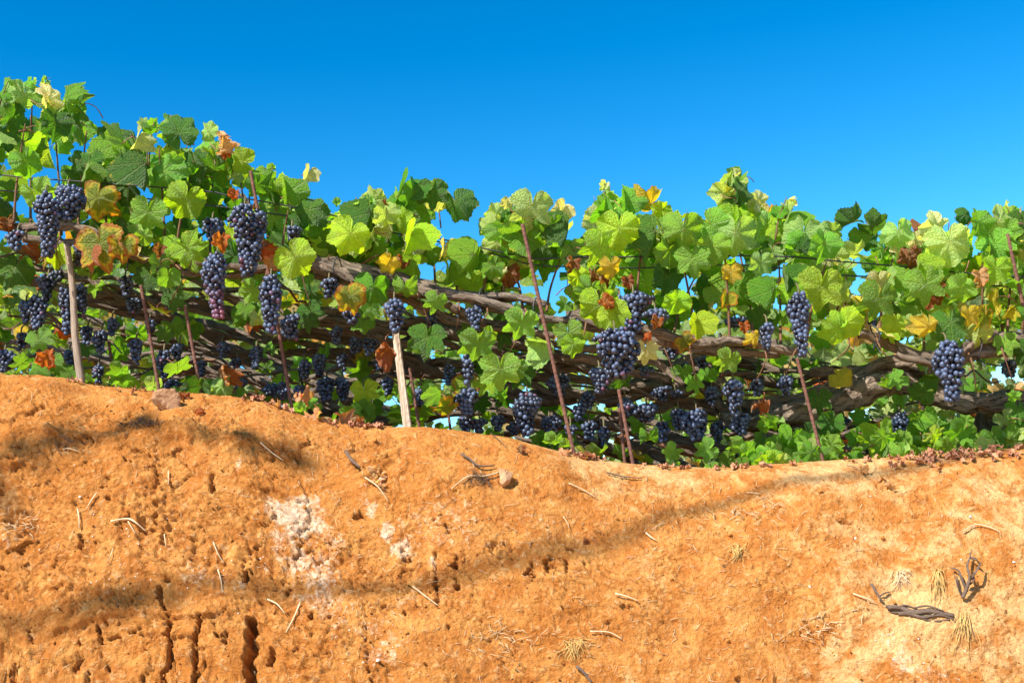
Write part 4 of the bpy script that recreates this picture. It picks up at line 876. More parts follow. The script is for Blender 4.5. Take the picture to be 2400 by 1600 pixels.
# leaves of the rows behind
br_ = random.Random(123)
def lower_top(px): return np.interp(px, bx_, by_) - 40
crest_x, crest_y = zip(*CREST)
cnt = 0
TARGET = 620
while cnt < TARGET:
    px = br_.uniform(-160, 2560); cy = np.interp(px, crest_x, crest_y)
    py = br_.triangular(lower_top(px), cy + 25, cy - 10)
    Y = br_.choice([3.42, 3.52, 3.9, 4.15, 4.5, 4.9, 5.4, 6.2, 6.6])
    p = at(px, py, Y); hgt = p.z - float(zbase(p.x, Y))
    if not (0.02 < hgt < 0.9): continue
    if blocked(px, py, Y, 14) : continue
    row = [front, ROW2, ROW3, ROW4][0 if Y < 3.7 else 1 if Y < 4.3 else 2 if Y < 5.5 else 3]
    if row is front: v = front_vine(px)
    elif len(row) == 3: v = row[0 if px < 660 else 1 if px < 1400 else 2] if row is ROW2 else row[0 if px < 800 else 1 if px < 1600 else 2]
    else: v = row[0 if px < 1350 else 1]
    if px > 1900 and Y < 4.4 and br_.random() < .3: continue
    q = br_.random()
    tn = 'd' if q < .16 else 'g' if q < .40 else 'm' if q < .66 else 'l' if q < .80 else 'y' if q < .84 else 'o' if q < .88 else 'a' if q < .91 else 'r' if q < .945 else 't' if q < .96 else 'p'
    kd = 'd' if tn in 'ort' else br_.choice('fsssvf')
    place_leaf(v, px, py, br_.uniform(44, 76) * 3.4 / Y, Y, tn, kd, br_.gauss(0, 35), br_.gauss(25, 25), br_.gauss(0, 35))
    cnt += 1

lo = random.Random(31)
for k in range(165):
    px = lo.uniform(1740, 2480) if k < 105 else lo.uniform(-60, 1740); cy = float(np.interp(px, crest_x, crest_y))
    py = cy - abs(lo.gauss(0, 45 if k < 105 else 26)) + 8; Y = lo.uniform(3.37, 3.58)
    if blocked(px, py, Y, 6): continue
    q = lo.random(); tn = 'm' if q < .45 else 'p' if q < .62 else 'g' if q < .90 else 'l'
    place_leaf(front_vine(px), px, py, lo.uniform(34, 62), Y, tn, lo.choice('fssf'), lo.gauss(0, 40), lo.gauss(28, 22), lo.gauss(0, 35))
# the roof of leaves over the rows behind, which shades their cordons
def roof(v, x0, x1, Y0, Y1, n_, seed):
    g = random.Random(seed); bag = Bag(); E = []
    geos = [leaf_geo(s, lob=l, N=20) for s, l in ((1, .06), (2, .13), (3, .1))]
    k = 0; tries = 0
    while k < n_ and tries < 30000:
        tries += 1
        Y = g.uniform(Y0, Y1); px = g.uniform(x0, x1); p = at(px, 700, Y); p.z = float(zbase(p.x, Y)) + g.uniform(.50, .85)
        qx, qy = project(p)
        if qy < np.interp(qx, tx, ty) + 55: continue
        if any(abs(qx - gx) < a + 22 and abs(qy - gy) < b + 22 for gx, gy, a, b in GAPS): continue
        V, Fc, U, e = geos[k % 3]; s = g.uniform(.09, .13)
        Rm = Euler((R(g.gauss(25, 30)), R(g.gauss(0, 30)), R(g.uniform(0, 360)))).to_matrix()
        bag.add((np.array(V) * s) @ np.array(Rm).T + np.array(tuple(p)), Fc, np.array(U)); E += e; k += 1
    if not k: return
    me = bag.build('canopy', [M_farleaf], True, v.location)
    ca = me.color_attributes.new('edge', 'FLOAT_COLOR', 'POINT'); ca.data.foreach_set('color', np.repeat(np.array(E, np.float32)[:, None], 4, 1).ravel())
    tag(ob('canopy', me, v), kind='stuff')
for v, x0, x1, Y0, Y1, n_, sd in [(ROW2[0], -500, 660, 3.95, 4.5, 50, 1), (ROW2[1], 660, 1400, 3.95, 4.5, 35, 2), (ROW2[2], 1400, 2700, 3.95, 4.5, 45, 3), (ROW3[0], -500, 800, 4.6, 5.5, 70, 4), (ROW3[1], 800, 1600, 4.6, 5.5, 45, 5), (ROW3[2], 1600, 2700, 4.6, 5.5, 45, 6), (ROW4[0], -500, 1350, 5.6, 7.2, 260, 7), (ROW4[1], 1350, 2700, 5.6, 7.2, 160, 8)]:
    roof(v, x0, x1, Y0, Y1, n_, sd)
# far rows that read as one mass of foliage
def far_foliage():
    g = random.Random(4); bag = Bag(); E = []
    geos = [leaf_geo(s, lob=l, N=20) for s, l in ((1, .06), (2, .15), (3, .1))]
    n_ = 0
    while n_ < 4000:
        px = g.uniform(-350, 2750) if n_ < 2300 else g.uniform(1500, 2750) if n_ < 3200 else g.uniform(-350, 800); cy = np.interp(px, crest_x, crest_y); Y = g.choice([6.9, 7.4, 8.3, 9.2]) + g.uniform(-.2, .2)
        p = at(px, g.uniform(600, cy + 15), Y); hgt = p.z - float(zbase(p.x, Y))
        if not (0.05 < hgt < (1.5 if px < 800 else .95)): continue
        if 2325 < px < 2400 and 850 < project(p)[1] < 905: continue
        V, Fc, U, e = geos[n_ % 3]; s = g.uniform(.08, .13)
        Rm = Euler((R(90 - g.gauss(30, 30)), R(g.gauss(0, 40)), R(g.gauss(0, 45)))).to_matrix() @ Matrix(((1, 0, 0), (0, -1, 0), (0, 0, 1)))
        bag.add((np.array(V) * s) @ np.array(Rm).T + np.array(tuple(p)), Fc, np.array(U)); E += e; n_ += 1
    me = bag.build('far_foliage', [M_farleaf])
    ca = me.color_attributes.new('edge', 'FLOAT_COLOR', 'POINT'); ca.data.foreach_set('color', np.repeat(np.array(E, np.float32)[:, None], 4, 1).ravel())
    tag(ob('far_foliage', me), 'mass of small green leaves of the farthest vine rows seen under the cordons', 'foliage', kind='stuff')
far_foliage()

# ------------------------------------------------------------------ stakes, rods, wires
def rebar(pxb, pyb, pxt, pyt, Y, label, mat=None, r=.0068, top_extra=0, grp='iron rods propping the cordons'):
    a, b = at(pxb, pyb, Y), at(pxt, pyt, Y)
    d = (b - a).normalized(); a2 = a - d * .12; b2 = b + d * top_extra
    n_ = int((b2 - a2).length / .0042)
    P = [a2 + (b2 - a2) * (i / n_) + Vector((.004 * math.sin(i * .013 + pxb), .004 * math.sin(i * .017), 0)) for i in range(n_ + 1)]
    o = ob('iron_rod', tube_mesh('iron_rod', P, lambda s: r * .64 * (1 + .18 * (np.arange(len(s)) % 3 == 0)), mat or M_rust, 9, a), None, a)
    tag(o, label, 'iron rod', grp)
rebar(373, 928, 331, 668, 3.40, 'thin rusty ribbed rod next to the angular stone')
rebar(475, 930, 436, 715, 3.42, 'rusty rod with bare thin cordons behind it, one rod past the angular stone')
rebar(690, 978, 584, 402, 3.38, 'long leaning rusty rod with its foot by the pale curled fallen leaf')
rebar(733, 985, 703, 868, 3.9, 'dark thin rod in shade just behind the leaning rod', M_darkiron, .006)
rebar(983, 1002, 962, 862, 3.48, 'rusty rod standing close against the white lath stake')
rebar(1060, 1012, 1048, 930, 3.6, 'short thin rusty rod in front of dark leaves past the white stake', None, .0055)
rebar(1347, 1075, 1228, 525, 3.34, 'tallest rusty rod, leaning across the front cordon up to a broad leaf', None, .0078)
rebar(1483, 1092, 1447, 912, 3.38, 'front rod of the crossing pair with a rust leaf on its tip', None, .0072)
rebar(1464, 1090, 1449, 955, 3.5, 'rear rod of the crossing pair, half hidden', None, .0068)
rebar(1932, 1086, 1872, 838, 3.38, 'rusty rod below the long slim bunch near the thick cordon', None, .0070)
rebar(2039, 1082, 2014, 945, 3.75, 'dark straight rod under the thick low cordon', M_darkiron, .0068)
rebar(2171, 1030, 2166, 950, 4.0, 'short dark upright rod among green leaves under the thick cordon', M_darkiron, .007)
rebar(2478, 1060, 2365, 548, 3.40, 'rusty rod rising above the leaves at the edge of the photo', None, .0075)
rebar(2345, 760, 2320, 568, 3.7, 'short rod tip showing between leaves next to the edge rod', None, .006)
rebar(274, 912, 257, 800, 3.65, 'short rusty rod half hidden between two orange leaves', None, .006)
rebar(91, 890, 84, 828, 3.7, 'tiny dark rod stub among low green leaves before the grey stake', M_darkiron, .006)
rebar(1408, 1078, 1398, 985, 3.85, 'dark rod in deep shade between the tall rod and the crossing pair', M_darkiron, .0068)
# round grey stake
a, b = at(191, 905, 3.36), at(157, 572, 3.36); d = (a - b).normalized(); a2 = a + d * .12
P = smooth_path([b, b * .7 + a * .3 + Vector((.003, 0, 0)), b * .35 + a * .65 - Vector((.003, 0, 0)), a, a2], .012)
o = ob('wooden_stake', tube_mesh('wooden_stake', P, [.0078, .0085, .0095, .0105, .011], M_greywood, 14, a, rough=.10, seed=5), None, a)
tag(o, 'round weathered grey wooden stake propping the cordon of the tall vine', 'wooden stake', 'wooden stakes')
# split white lath
a, b = at(955, 1003, 3.36), at(926, 768, 3.36); d = (b - a).normalized(); sd = rgt
V, Fc = [], []; nl = 40
for i in range(nl + 1):
    s = i / nl; c = a - d * .12 + (b - a + d * .12) * s
    w1 = .0125 - .003 * s + .0004 * math.sin(i * 1.7) + .0004 * math.sin(i * 4.1); w2 = .0125 - .003 * s + .0005 * math.sin(i * 2.3 + 1)
    nrm = Vector((0.25, -1, 0)).normalized(); bk = .009
    for off in (sd * -w1, sd * -w1 * .3 + nrm * (bk * .9), sd * w2 * .6 + nrm * (bk + .0006 * math.sin(i * 3)), sd * w2 + nrm * (bk * .1), sd * w2 * .8 - nrm * bk, sd * -w1 * .8 - nrm * bk): V.append(tuple(c + off - a))
for i in range(nl):
    for j in range(6): k = (j + 1) % 6; Fc.append((i * 6 + j, i * 6 + k, (i + 1) * 6 + k, (i + 1) * 6 + j))
Fc += [tuple(reversed(range(6))), tuple(nl * 6 + j for j in range(6))]
o = ob('wooden_stake', mesh('wooden_stake', V, Fc, [M_whitewood], False), None, a)
tag(o, 'flat sun bleached white lath stake with a shaded top under the plump bunch', 'wooden stake', 'wooden stakes')
def wire(path, Y, label, r=.0022):
    P = smooth_path([at(x, y, Y) for x, y in path], .03); o0 = P[0]
    tag(ob('trellis_wire', tube_mesh('trellis_wire', P, r, M_wire, 6, o0), None, o0), label, 'wire', 'trellis wires')
wire([(-200, 395), (0, 410), (48, 415), (459, 446), (525, 456), (740, 495), (768, 502), (915, 536), (1005, 554), (1100, 575), (1200, 596), (1246, 607), (1343, 603), (1480, 602), (1800, 600), (1963, 612), (2126, 626), (2230, 637), (2600, 665)], 3.44, 'upper dark trellis wire crossing the sky gap above the tall rod collar')
wire([(-200, 440), (300, 462), (740, 515), (1005, 562), (1100, 583), (1200, 607), (1251, 621), (1373, 626), (1488, 628), (1644, 622), (1774, 623), (1978, 645), (2100, 652), (2600, 690)], 3.46, 'lower dark trellis wire, just under the other across the sky gap')

# ------------------------------------------------------------------ stones, twigs, dry grass, fallen leaves on the bank
def rock_mesh(seed, sx, sy, sz, mat, sub=3, rough=.28):
    import bmesh
    bm = bmesh.new(); bmesh.ops.create_icosphere(bm, subdivisions=sub, radius=1)
    g = random.Random(seed); pl = [(Vector((g.gauss(0, 1), g.gauss(0, 1), g.gauss(0, 1))).normalized(), g.uniform(.42, .72)) for _ in range(10)]
    for v in bm.verts:
        c = v.co.normalized(); r = 1.0
        for n_, d_ in pl:
            k = c.dot(n_)
            if k > .01: r = min(r, d_ / k)
        r *= 1 + rough * .25 * float(perlin(c.x * 3 + seed, c.y * 3 + c.z * 2, seed)) + rough * .12 * float(perlin(c.x * 9, c.y * 9 + c.z * 7, seed + 1))
        v.co = Vector((c.x * sx, c.y * sy, c.z * sz)) * r
    me = bpy.data.meshes.new('stone'); bm.to_mesh(me); bm.free(); me.materials.append(mat)
    me.polygons.foreach_set('use_smooth', [False] * len(me.polygons)); return me
for px, py, sx, sz, sd, rot, mt, nm, lb in [(395, 944, .042, .040, 3, .4, M_rock, 'stone', 'angular pale brown stone sitting on the bank just under the crest'), (292, 908, .020, .016, 8, .9, M_clod, 'stone', 'rounded earth coloured stone at the crest between the grey stake and first rod'),
      (388, 918, .018, .012, 12, .2, M_rock, 'stone', 'small flat stone on the crest behind the angular stone'), (1183, 1124, .024, .029, 5, 1.2, M_rock, 'stone', 'smooth tan stone with dark shade under it in the middle of the bank'), (900, 1085, .022, .016, 9, .3, M_clod, 'stone', 'wedge of hardened earth beside the dried flower head'),
      (1790, 1092, .016, .012, 14, .5, M_rock, 'stone', 'small pinkish stone at the crest past the crossing rods')]:
    p, nn = on_bank(px, py, sz * .35)
    o = ob(nm, rock_mesh(sd, sx, sx * .85, sz, mt), None, p); o.rotation_euler = (0.2, .3 * rot, rot); tag(o, lb, 'stone', 'stones on the bank')
# tiny white pebbles and clods, too small and many to name
def scatter(name, mat, spots, label, cat):
    bag = Bag(); g = random.Random(6)
    ico = rock_mesh(2, 1, 1, 1, mat, 1, .3); V0 = np.array([tuple(v.co) for v in ico.vertices]); F0 = [tuple(p.vertices) for p in ico.polygons]
    for px, py, s in spots:
        p, nn = on_bank(px, py, s * .25); rot = np.array(Euler((g.uniform(0, 6), g.uniform(0, 6), 0)).to_matrix())
        bag.add((V0 * np.array([1, .8, .75]) * s) @ rot.T + np.array(tuple(p)), F0)
    tag(ob(name, bag.build(name, [mat], False)), label, cat, kind='stuff')
g = random.Random(21)
sp = []
while len(sp) < 520:
    px, py = g.uniform(-100, 2500), g.uniform(900, 1600)
    if py < np.interp(px, crest_x, crest_y) + 12: continue
    if g.random() > (1.0 if px < 1300 else .6): continue
    sp.append((px, py, g.uniform(.0022, .0055) if g.random() < .9 else g.uniform(.006, .011)))
scatter('earth_crumbs', M_clod, sp, 'loose crumbs of orange earth lying on the bank face', 'earth crumbs')
sp = [(x + g.uniform(-9, 9), y + g.uniform(-9, 9), g.uniform(.0018, .0036)) for x, y in [(g.gauss(c[0], c[2]), g.gauss(c[1], c[3])) for c in [(560, 1340, 60, 40), (290, 1360, 40, 20), (430, 1290, 60, 30), (850, 1500, 50, 40), (700, 1280, 60, 60), (220, 1200, 100, 80), (2100, 1540, 60, 40), (2280, 1210, 60, 30)] for _ in range(12)]]
sp = [q for q in sp if 1000 < q[1] < 1600] + [(190, 1170, .006), (2275, 1208, .006), (2006, 1260, .005), (1898, 1375, .005), (2375, 1320, .005), (2250, 1320, .004), (890, 1560, .007), (2040, 1165, .004)]
scatter('white_gravel', M_pebble, sp, 'tiny chalky white pebbles stuck in the bank face', 'gravel')

TW = 'dry twigs lying on the bank'
def twig(path, r, label, mat=M_straw, name='twig', taper=.5, lift=.0045, grp=TW):
    P = []
    for x, y in path:
        p, n_ = on_bank(x, y, r + lift); P.append(p)
    r *= .78
    P2 = smooth_path(P, .006)
    # keep the stick clear of the relief between its ends
    o0 = P2[0]
    o = ob(name, tube_mesh(name, P2, [r, r * .9, r * taper], mat, 7, o0, rough=.08, seed=int(path[0][0])), None, o0)
    tag(o, label, name.replace('_', ' '), grp)
for path, r, lb, mt in [
  ([(231, 1163), (218, 1180), (204, 1197)], .0022, 'short pale twig slanting beside a white pebble high on the bank', M_straw),
  ([(184, 1197), (188, 1220), (187, 1241)], .0022, 'upright pale twig under the slanting twig', M_straw),
  ([(262, 1226), (299, 1221), (320, 1232), (345, 1250)], .0030, 'forked bleached stem, thickest pale twig on the orange earth', M_straw),
  ([(304, 1228), (320, 1256)], .0018, 'short side piece under the forked bleached stem', M_straw),
  ([(612, 1044), (640, 1062), (665, 1078)], .0022, 'pale twig in the shade band below the leaning rod', M_straw),
  ([(395, 1105), (396, 1139)], .0018, 'thin upright straw by the small crack high on the bank', M_straw),
  ([(143, 1056), (166, 1060), (190, 1068)], .0018, 'straw lying in the dark shade under the grey stake', M_straw),
  ([(502, 1275), (512, 1300), (524, 1319)], .0020, 'bleached twig above the chalk speckles, upper of two in line', M_straw),
  ([(510, 1333), (519, 1362), (524, 1394)], .0020, 'bleached twig crossing the long cable shadow, lower of two in line', M_straw),
  ([(626, 1402), (650, 1418), (670, 1441)], .0022, 'pale stick, one of two that point at each other below the chalk patch', M_straw),
  ([(704, 1412), (690, 1450), (673, 1489)], .0022, 'long pale stick steeply leaning below the chalk patch', M_straw),
  ([(384, 1251), (389, 1283)], .0016, 'tiny upright straw below the forked bleached stem', M_straw),
  ([(270, 1295), (266, 1312), (258, 1327)], .0014, 'curved faint straw over the orange earth', M_straw),
  ([(858, 1130), (888, 1148), (910, 1173)], .0024, 'pale stick under the dried flower head', M_straw),
  ([(1170, 1114), (1133, 1125), (1099, 1130), (1058, 1154)], .0026, 'bleached forked stick reaching to the smooth tan stone', M_straw),
  ([(1334, 1144), (1366, 1153), (1397, 1168)], .0022, 'white straw on the pale earth below the tall rod', M_straw),
  ([(1422, 1111), (1460, 1118), (1504, 1122)], .0026, 'grey brown stick just under the crossing rods', M_deadwood),
  ([(1082, 1076), (1102, 1090), (1123, 1103), (1160, 1100)], .0036, 'dark bent stick above the smooth tan stone', M_deadwood),
  ([(1048, 996), (1078, 1008), (1106, 1018)], .0020, 'thin twig on the crest under the sunlit low bunches', M_straw),
  ([(1150, 1020), (1168, 1036), (1188, 1055)], .0014, 'thin dark twig on the crest slope before the tall rod', M_deadwood),
  ([(1514, 1246), (1526, 1258), (1538, 1266)], .0026, 'stubby pale stick above the cable shadow', M_straw),
  ([(1528, 1240), (1545, 1232), (1558, 1220)], .0012, 'hair thin straw beside the stubby stick', M_straw),
  ([(1320, 1210), (1330, 1222), (1334, 1234)], .0014, 'short curved straw in the pale middle of the bank', M_straw),
  ([(813, 1069), (826, 1090), (848, 1112)], .0058, 'thick rough stub of root beside the dried flower head', M_deadwood),
  ([(967, 1373), (998, 1396), (1028, 1418)], .0024, 'tan stick lying under the long cable shadow', M_straw),
  ([(1441, 1397), (1470, 1406), (1497, 1416)], .0024, 'pale stick with a dark end in the lower middle of the bank', M_straw),
  ([(1383, 1484), (1429, 1489), (1458, 1504)], .0022, 'bowed pale stick near the golden grass clump', M_straw),
  ([(1351, 1564), (1370, 1580), (1388, 1604)], .0045, 'dark stick sticking out of the golden grass clump', M_deadwood),
  ([(2255, 1253), (2289, 1236), (2338, 1253), (2342, 1262)], .0020, 'long bent straw like a roof shape above the dead shrub', M_straw),
  ([(1750, 1156), (1782, 1165)], .0016, 'short straw at the edge of the cable shadow', M_straw),
  ([(1984, 1092), (2005, 1100), (2025, 1112)], .0016, 'thin brown twig on the crest below the dark straight rod', M_deadwood),
  ([(1998, 1397), (2025, 1406), (2051, 1416)], .0022, 'straight pale stick beside the dark forked twig', M_straw)]:
    twig(path, r, lb, mt)
def branchy(name, label, cat, polys, mat):
    root_p, _ = on_bank(*polys[0][0][0], 0)
    root = tag(empty(name, root_p), label, cat)
    for path, r, lift in polys:
        P = []
        for k, (x, y) in enumerate(path):
            p, n_ = on_bank(x, y, r + (lift * (math.sin(math.pi * (k + .3) / len(path))) if lift else -r * .6)); P.append(p)
        ob('branch', tube_mesh('branch', smooth_path(P, .004), [r * .75, r * .72, r * .4], mat, 9, root_p, rough=.5, seed=int(path[0][0])), root)
branchy('forked_twig', 'small dark forked twig, grey brown, on the pale lower bank', 'twig', [([(2042, 1372), (2052, 1390), (2063, 1410)], .0045, .004), ([(2061, 1400), (2072, 1393), (2086, 1386)], .0028, .006), ([(2060, 1408), (2072, 1416)], .003, .001)], M_deadwood)
branchy('dead_shrub', 'grey dead shrub with looped branches stuck to the bank', 'dead shrub', [([(2250, 1413), (2258, 1392), (2262, 1370), (2258, 1345), (2268, 1318)], .0050, .022), ([(2262, 1380), (2278, 1360), (2292, 1336)], .0042, .03), ([(2268, 1318), (2280, 1330), (2292, 1338)], .0032, .02), ([(2258, 1388), (2246, 1366), (2240, 1350), (2225, 1340)], .0036, .014), ([(2252, 1400), (2240, 1385), (2238, 1360)], .003, .01), ([(2262, 1385), (2272, 1380), (2276, 1360)], .003, .02), ([(2268, 1318), (2270, 1305)], .002, .02), ([(2250, 1410), (2240, 1400), (2230, 1352)], .002, .016)], M_deadwood)
branchy('root_log', 'flaking grey root log lying half sunk in the bank beneath the dead shrub', 'root', [([(2080, 1429), (2112, 1430), (2140, 1441), (2176, 1440), (2230, 1453)], .0085, 0), ([(2104, 1442), (2132, 1444), (2160, 1454), (2200, 1452), (2232, 1460)], .0048, 0), ([(2076, 1423), (2098, 1427), (2122, 1421), (2150, 1433)], .0036, .001), ([(2140, 1430), (2170, 1431), (2206, 1444)], .0030, .002), ([(2160, 1458), (2190, 1463), (2222, 1462)], .0026, 0), ([(2086, 1436), (2110, 1440), (2136, 1449)], .0024, 0)], M_deadwood)
def tuft(px, py, n_, length, label, mat, spread=1.0, down=True, name='dry_grass_tuft', flat=False):
    g = random.Random(px); bag = Bag(); p0, nn = on_bank(px, py, 0)
    for k in range(n_):
        a = g.gauss(0, .55) * spread; L = length * g.uniform(.5, 1.1)
        x0, y0 = px + g.gauss(0, 10 * spread), py + g.gauss(0, 6)
        if flat: a = g.gauss(1.2, 1.0); x0, y0 = px + g.gauss(0, 38), py + g.gauss(0, 17)
        P = []
        for s in (0, .35, .7, 1):
            q = L / 3.0 * F * s
            pp, n_2 = on_bank(x0 + math.sin(a) * q + g.uniform(-4, 4), y0 + (1 if down else -1) * math.cos(a) * q, .002 + .012 * math.sin(math.pi * s) * g.random()); P.append(pp)
        tv, tf, tu = tube_geo(smooth_path(P, .012), [.0007, .0007, .0003], 4); bag.add(tv, tf, tu)
    tag(ob(name, bag.build(name, [mat], True, p0), None, p0), label, 'dry grass', 'tufts of dry grass on the bank')
tuft(1728, 1285, 26, .035, 'small golden tuft of dry grass above the pale earth, nearest the cable shadow', M_goldstraw)
tuft(2195, 1345, 40, .075, 'straw tuft hanging beside the grey dead shrub', M_goldstraw, .6)
tuft(2252, 1450, 30, .085, 'long thin straw tuft hanging under the dead shrub', M_goldstraw, .6)
tuft(1345, 1505, 46, .045, 'golden grass clump around the dark stick at the foot of the picture', M_goldstraw, 1.3)
tuft(20, 1215, 40, .024, 'pale straw tuft at the edge under the dark shade band', M_straw, 2, flat=True)
tuft(1180, 1490, 34, .026, 'matted pale straw between the bowed stick and the chalk speckles', M_straw, 2.2, flat=True)
tuft(1905, 1465, 44, .026, 'matted straw tuft below the pale chalky streaks of the lower bank', M_straw, 1.8, flat=True)
tuft(1750, 1200, 30, .026, 'straw mat just under the cable shadow', M_straw, 2.0, flat=True)
tuft(2110, 1340, 26, .05, 'curving straw left of the hanging tuft, above the forked twig'.replace('left of', 'before'), M_straw, .9)
tuft(1130, 1128, 50, .018, 'grey wiry root mat next to the smooth tan stone', M_deadwood, 2.2)
tuft(330, 985, 40, .022, 'dark wiry root mat in the shade band under the angular stone', M_deadwood, 3.0)
tuft(150, 1040, 20, .03, 'dark root fibres in the shade under the grey stake', M_deadwood, 3.0)
# fine straw fibres all over
def fibres():
    g = random.Random(33); bag = Bag()
    for k in range(620):
        px = g.triangular(-100, 2500, 1500); py = g.uniform(np.interp(px, crest_x, crest_y) + 12, 1600); a = g.gauss(0.4, .9); L = g.uniform(6, 24); b = g.gauss(0, .5)
        P = [on_bank(px + math.cos(a) * L * s + b * L * s * s, py + math.sin(a) * L * s, .0012 + .004 * g.random() * (s > .3))[0] for s in (0, .5, 1)]
        tv, tf, tu = tube_geo(smooth_path(P, .01), [.00055, .00055, .0003], 3); bag.add(tv, tf, tu)
    tag(ob('straw_litter', bag.build('straw_litter', [M_straw])), 'scattered hair thin straws over the whole bank face', 'straw', kind='stuff')
fibres()
# dried flower head
p0, _ = on_bank(880, 1128, .004); g = random.Random(2); root = tag(empty('dried_flower', p0), 'dried papery white flower head on the bank beside the root stub', 'dried flower')
for k in range(16):
    o = ob('petal', bpy.data.meshes['leaf.%03d' % (len(L_FLAT) + len(L_STAR) + len(L_FOLD))] if False else L_DRY[k % 3], root); s = g.uniform(.012, .02)
    o.scale = (s, s, s); o.location = (g.uniform(-.022, .022), g.uniform(-.012, .006), g.uniform(-.028, .022)); o.rotation_euler = (g.uniform(0, 6), g.uniform(0, 6), g.uniform(0, 6)); o.color = (.72, .55, .48, .0)
# fallen leaves along the crest: bigger ones one by one, the trodden litter as a mass
for k, (px, py, s, tn, lb) in enumerate([(738, 985, 62, 't', 'big pale curled fallen leaf on the crest past the leaning rod'), (772, 990, 40, 't', 'pale brown fallen leaf touching the big curled one'), (800, 992, 50, 'r', 'red brown fallen leaf before the white lath stake'), (845, 996, 46, 'o', 'orange brown fallen leaf next to the red one, nearer the white stake'),
      (600, 932, 52, 'r', 'flat red fallen leaf on the crest between the rods'), (655, 950, 40, 'r', 'red fallen leaf against the foot of the leaning rod'), (430, 932, 36, 'r', 'dark red fallen leaf beside the angular stone'), (478, 958, 26, 'o', 'small upright orange fallen leaf below the second rod'),
      (650, 958, 24, 't', 'pale scrap of leaf under the leaning rod foot'), (1376, 1078, 34, 'r', 'red fallen leaf at the foot of the tall rod'), (1310, 1066, 30, 't', 'pinkish fallen leaf before the tall rod foot'), (2020, 1104, 26, 't', 'pale fallen leaf on the crest below the dark straight rod'), (2085, 1148, 30, 't', 'small curled brown leaf lying on the open pale bank'), (2068, 1118, 22, 't', 'tiny curled leaf at the end of the cable shadow'),
      (1560, 1255, 0, 't', ''), (2200, 1095, 36, 't', 'pale curled leaf in the litter heap on the crest'), (1370, 1258, 22, 'r', 'tiny red leaf just above the cable shadow'), (1218, 1068, 24, 'r', 'small red leaf on the crest slope above the tan stone')]):
    if not s: continue
    p, nn = on_bank(px, py, .004); sc = s / F * 3.25
    o = ob('fallen_leaf', L_DRY[k % 3], None, p); o.scale = (sc, sc, sc); o.rotation_euler = (R(40 + 13 * (k % 4)), R(17 * (k % 5) - 30), R(67 * k)); c, al = TONE[tn]; o.color = (*c, al); tag(o, lb, 'fallen leaf', 'fallen vine leaves on the crest')
def litter():
    g = random.Random(8); bag = Bag(); E = []
    V, Fc, U, e = leaf_geo(31, lob=.1, fold=.8, cup=.5, wave=.12, crumple=.5, N=20); V = np.array(V)
    spots = [(g.triangular(1980, 2480, 2330), None) for _ in range(120)] + [(g.uniform(1500, 2000), None) for _ in range(30)] + [(g.uniform(740, 900), None) for _ in range(24)] + [(g.uniform(560, 690), None) for _ in range(26)] + [(g.uniform(1280, 1420), None) for _ in range(20)] + [(g.uniform(150, 420), None) for _ in range(16)]
    for px, _ in spots:
        cy = np.interp(px, crest_x, crest_y); py = cy + abs(g.gauss(0, 12 if px > 2050 else 4)) + 1
        p, nn = on_bank(px, py, .003 + g.random() * (.010 if px > 2050 else .004)); s = g.uniform(.008, .024)
        Rm = np.array(Euler((g.uniform(-.9, .9), g.uniform(-.9, .9), g.uniform(0, 6.3))).to_matrix()); bag.add((V * s) @ Rm.T + np.array(tuple(p)), Fc, np.array(U))
    tag(ob('leaf_litter', bag.build('leaf_litter', [M_litter])), 'red brown trodden leaf litter along the crest of the bank', 'leaf litter', kind='stuff')
litter()

# ------------------------------------------------------------------ overhead, out of the picture: the cable and the tree whose shade falls on the bank
def toward_sun(px, py, L): return on_bank(px, py, 0)[0] + SUN * L
sh = [(0, 1462), (180, 1420), (380, 1388), (600, 1378), (800, 1375), (960, 1365), (1100, 1345), (1230, 1305), (1330, 1280), (1440, 1262), (1540, 1215), (1660, 1178), (1800, 1150), (1960, 1122), (2120, 1092), (2190, 1080)]
P = [toward_sun(x, y, 6.0) for x, y in sh]
dl = (P[0] - P[5]).normalized(); dr = (P[-1] - P[-6]).normalized()
P = [P[0] + dl * 14 + Vector((0, 0, 1.2)), P[0] + dl * 5 + Vector((0, 0, .2))] + P + [P[-1] + dr * 5 + Vector((0, 0, .2)), P[-1] + dr * 14 + Vector((0, 0, 1.2))]
tag(ob('overhead_cable', tube_mesh('overhead_cable', smooth_path(P, .05), .0125, M_cable, 8)), 'thick black cable strung high over the bank', 'cable')
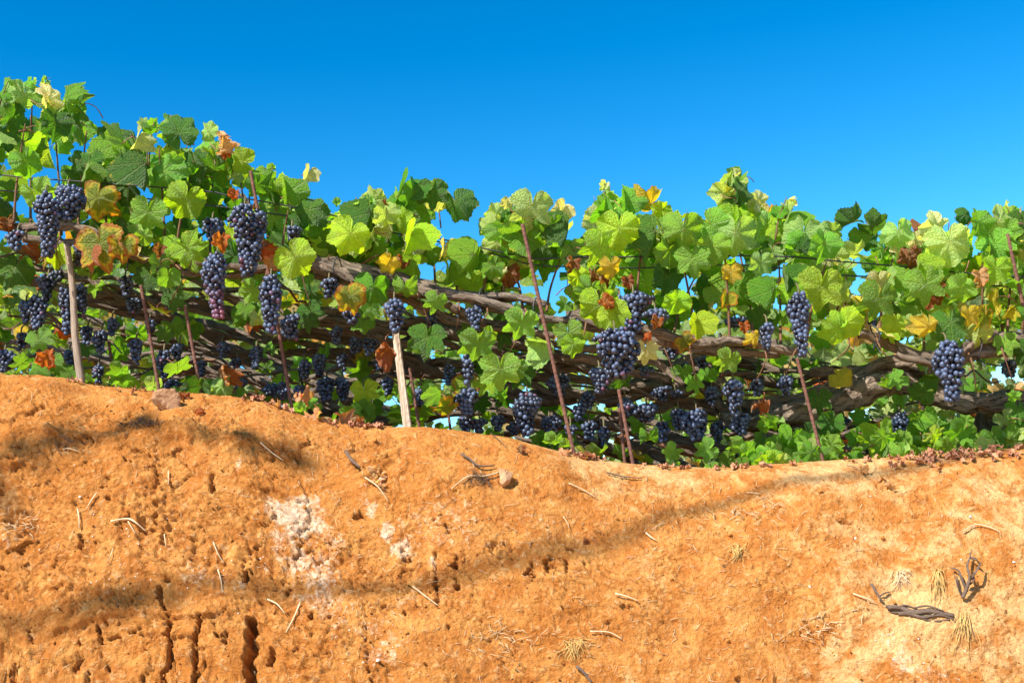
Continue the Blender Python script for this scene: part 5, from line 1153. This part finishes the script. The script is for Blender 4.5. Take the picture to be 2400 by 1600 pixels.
tr_root = tag(empty('shade_tree', (-7.4, 0.4, 0)), 'tree beside the lane whose low bough shades the bank', 'tree')
bough = [toward_sun(x, y, 6.0) for x, y in [(-260, 1180), (0, 1085), (110, 1045), (220, 1012), (340, 992), (460, 1008), (600, 1040), (700, 1068), (775, 1085)]]
tp = [Vector((-7.4, .4, -.1)), Vector((-7.3, .4, 2.4)), Vector((-7.0, .5, 4.8)), bough[0] + Vector((-1.6, -.4, -.3))]
ob('trunk', tube_mesh('trunk', smooth_path(tp, .1), [.22, .17, .13, .09], M_bark, 14, tr_root.location, rough=.1, seed=3), tr_root)
ob('limb', tube_mesh('limb', smooth_path([tp[-1]] + bough, .04), [.09, .026, .016, .011, .006], M_bark, 10, tr_root.location, rough=.1, seed=4), tr_root)
def crown():
    g = random.Random(12); bag = Bag(); E = []
    V, Fc, U, e = leaf_geo(2, lob=.02, N=16); V = np.array(V) * np.array([.55, 1, 1])
    path = smooth_path(bough, .02)
    for k in range(125):
        q = g.random() ** 2.2; p = path[int(q * (len(path) - 1))]; w = .022 + .034 * (1 - q)
        pos = p + Vector((g.gauss(0, w), g.gauss(0, w), g.gauss(0, w * .6))); s = g.uniform(.04, .075)
        bag.add((V * s) @ np.array(Euler((g.uniform(0, 6), g.uniform(0, 6), g.uniform(0, 6))).to_matrix()).T + np.array(tuple(pos)), Fc, np.array(U)); E += e
    for k in range(700):                              # the rest of the crown round the trunk head, up and away from the picture
        c = tp[-1] + Vector((-1.6, -1.6, 1.3)); pos = c + Vector((g.gauss(0, .9), g.gauss(0, .9), g.gauss(0, .6))); s = g.uniform(.08, .14)
        bag.add((V * s) @ np.array(Euler((g.uniform(0, 6), g.uniform(0, 6), g.uniform(0, 6))).to_matrix()).T + np.array(tuple(pos)), Fc, np.array(U)); E += e
    me = bag.build('crown', [M_farleaf], True, tr_root.location)
    ca = me.color_attributes.new('edge', 'FLOAT_COLOR', 'POINT'); ca.data.foreach_set('color', np.repeat(np.array(E, np.float32)[:, None], 4, 1).ravel())
    tag(ob('crown', me, tr_root), kind='stuff')
crown()
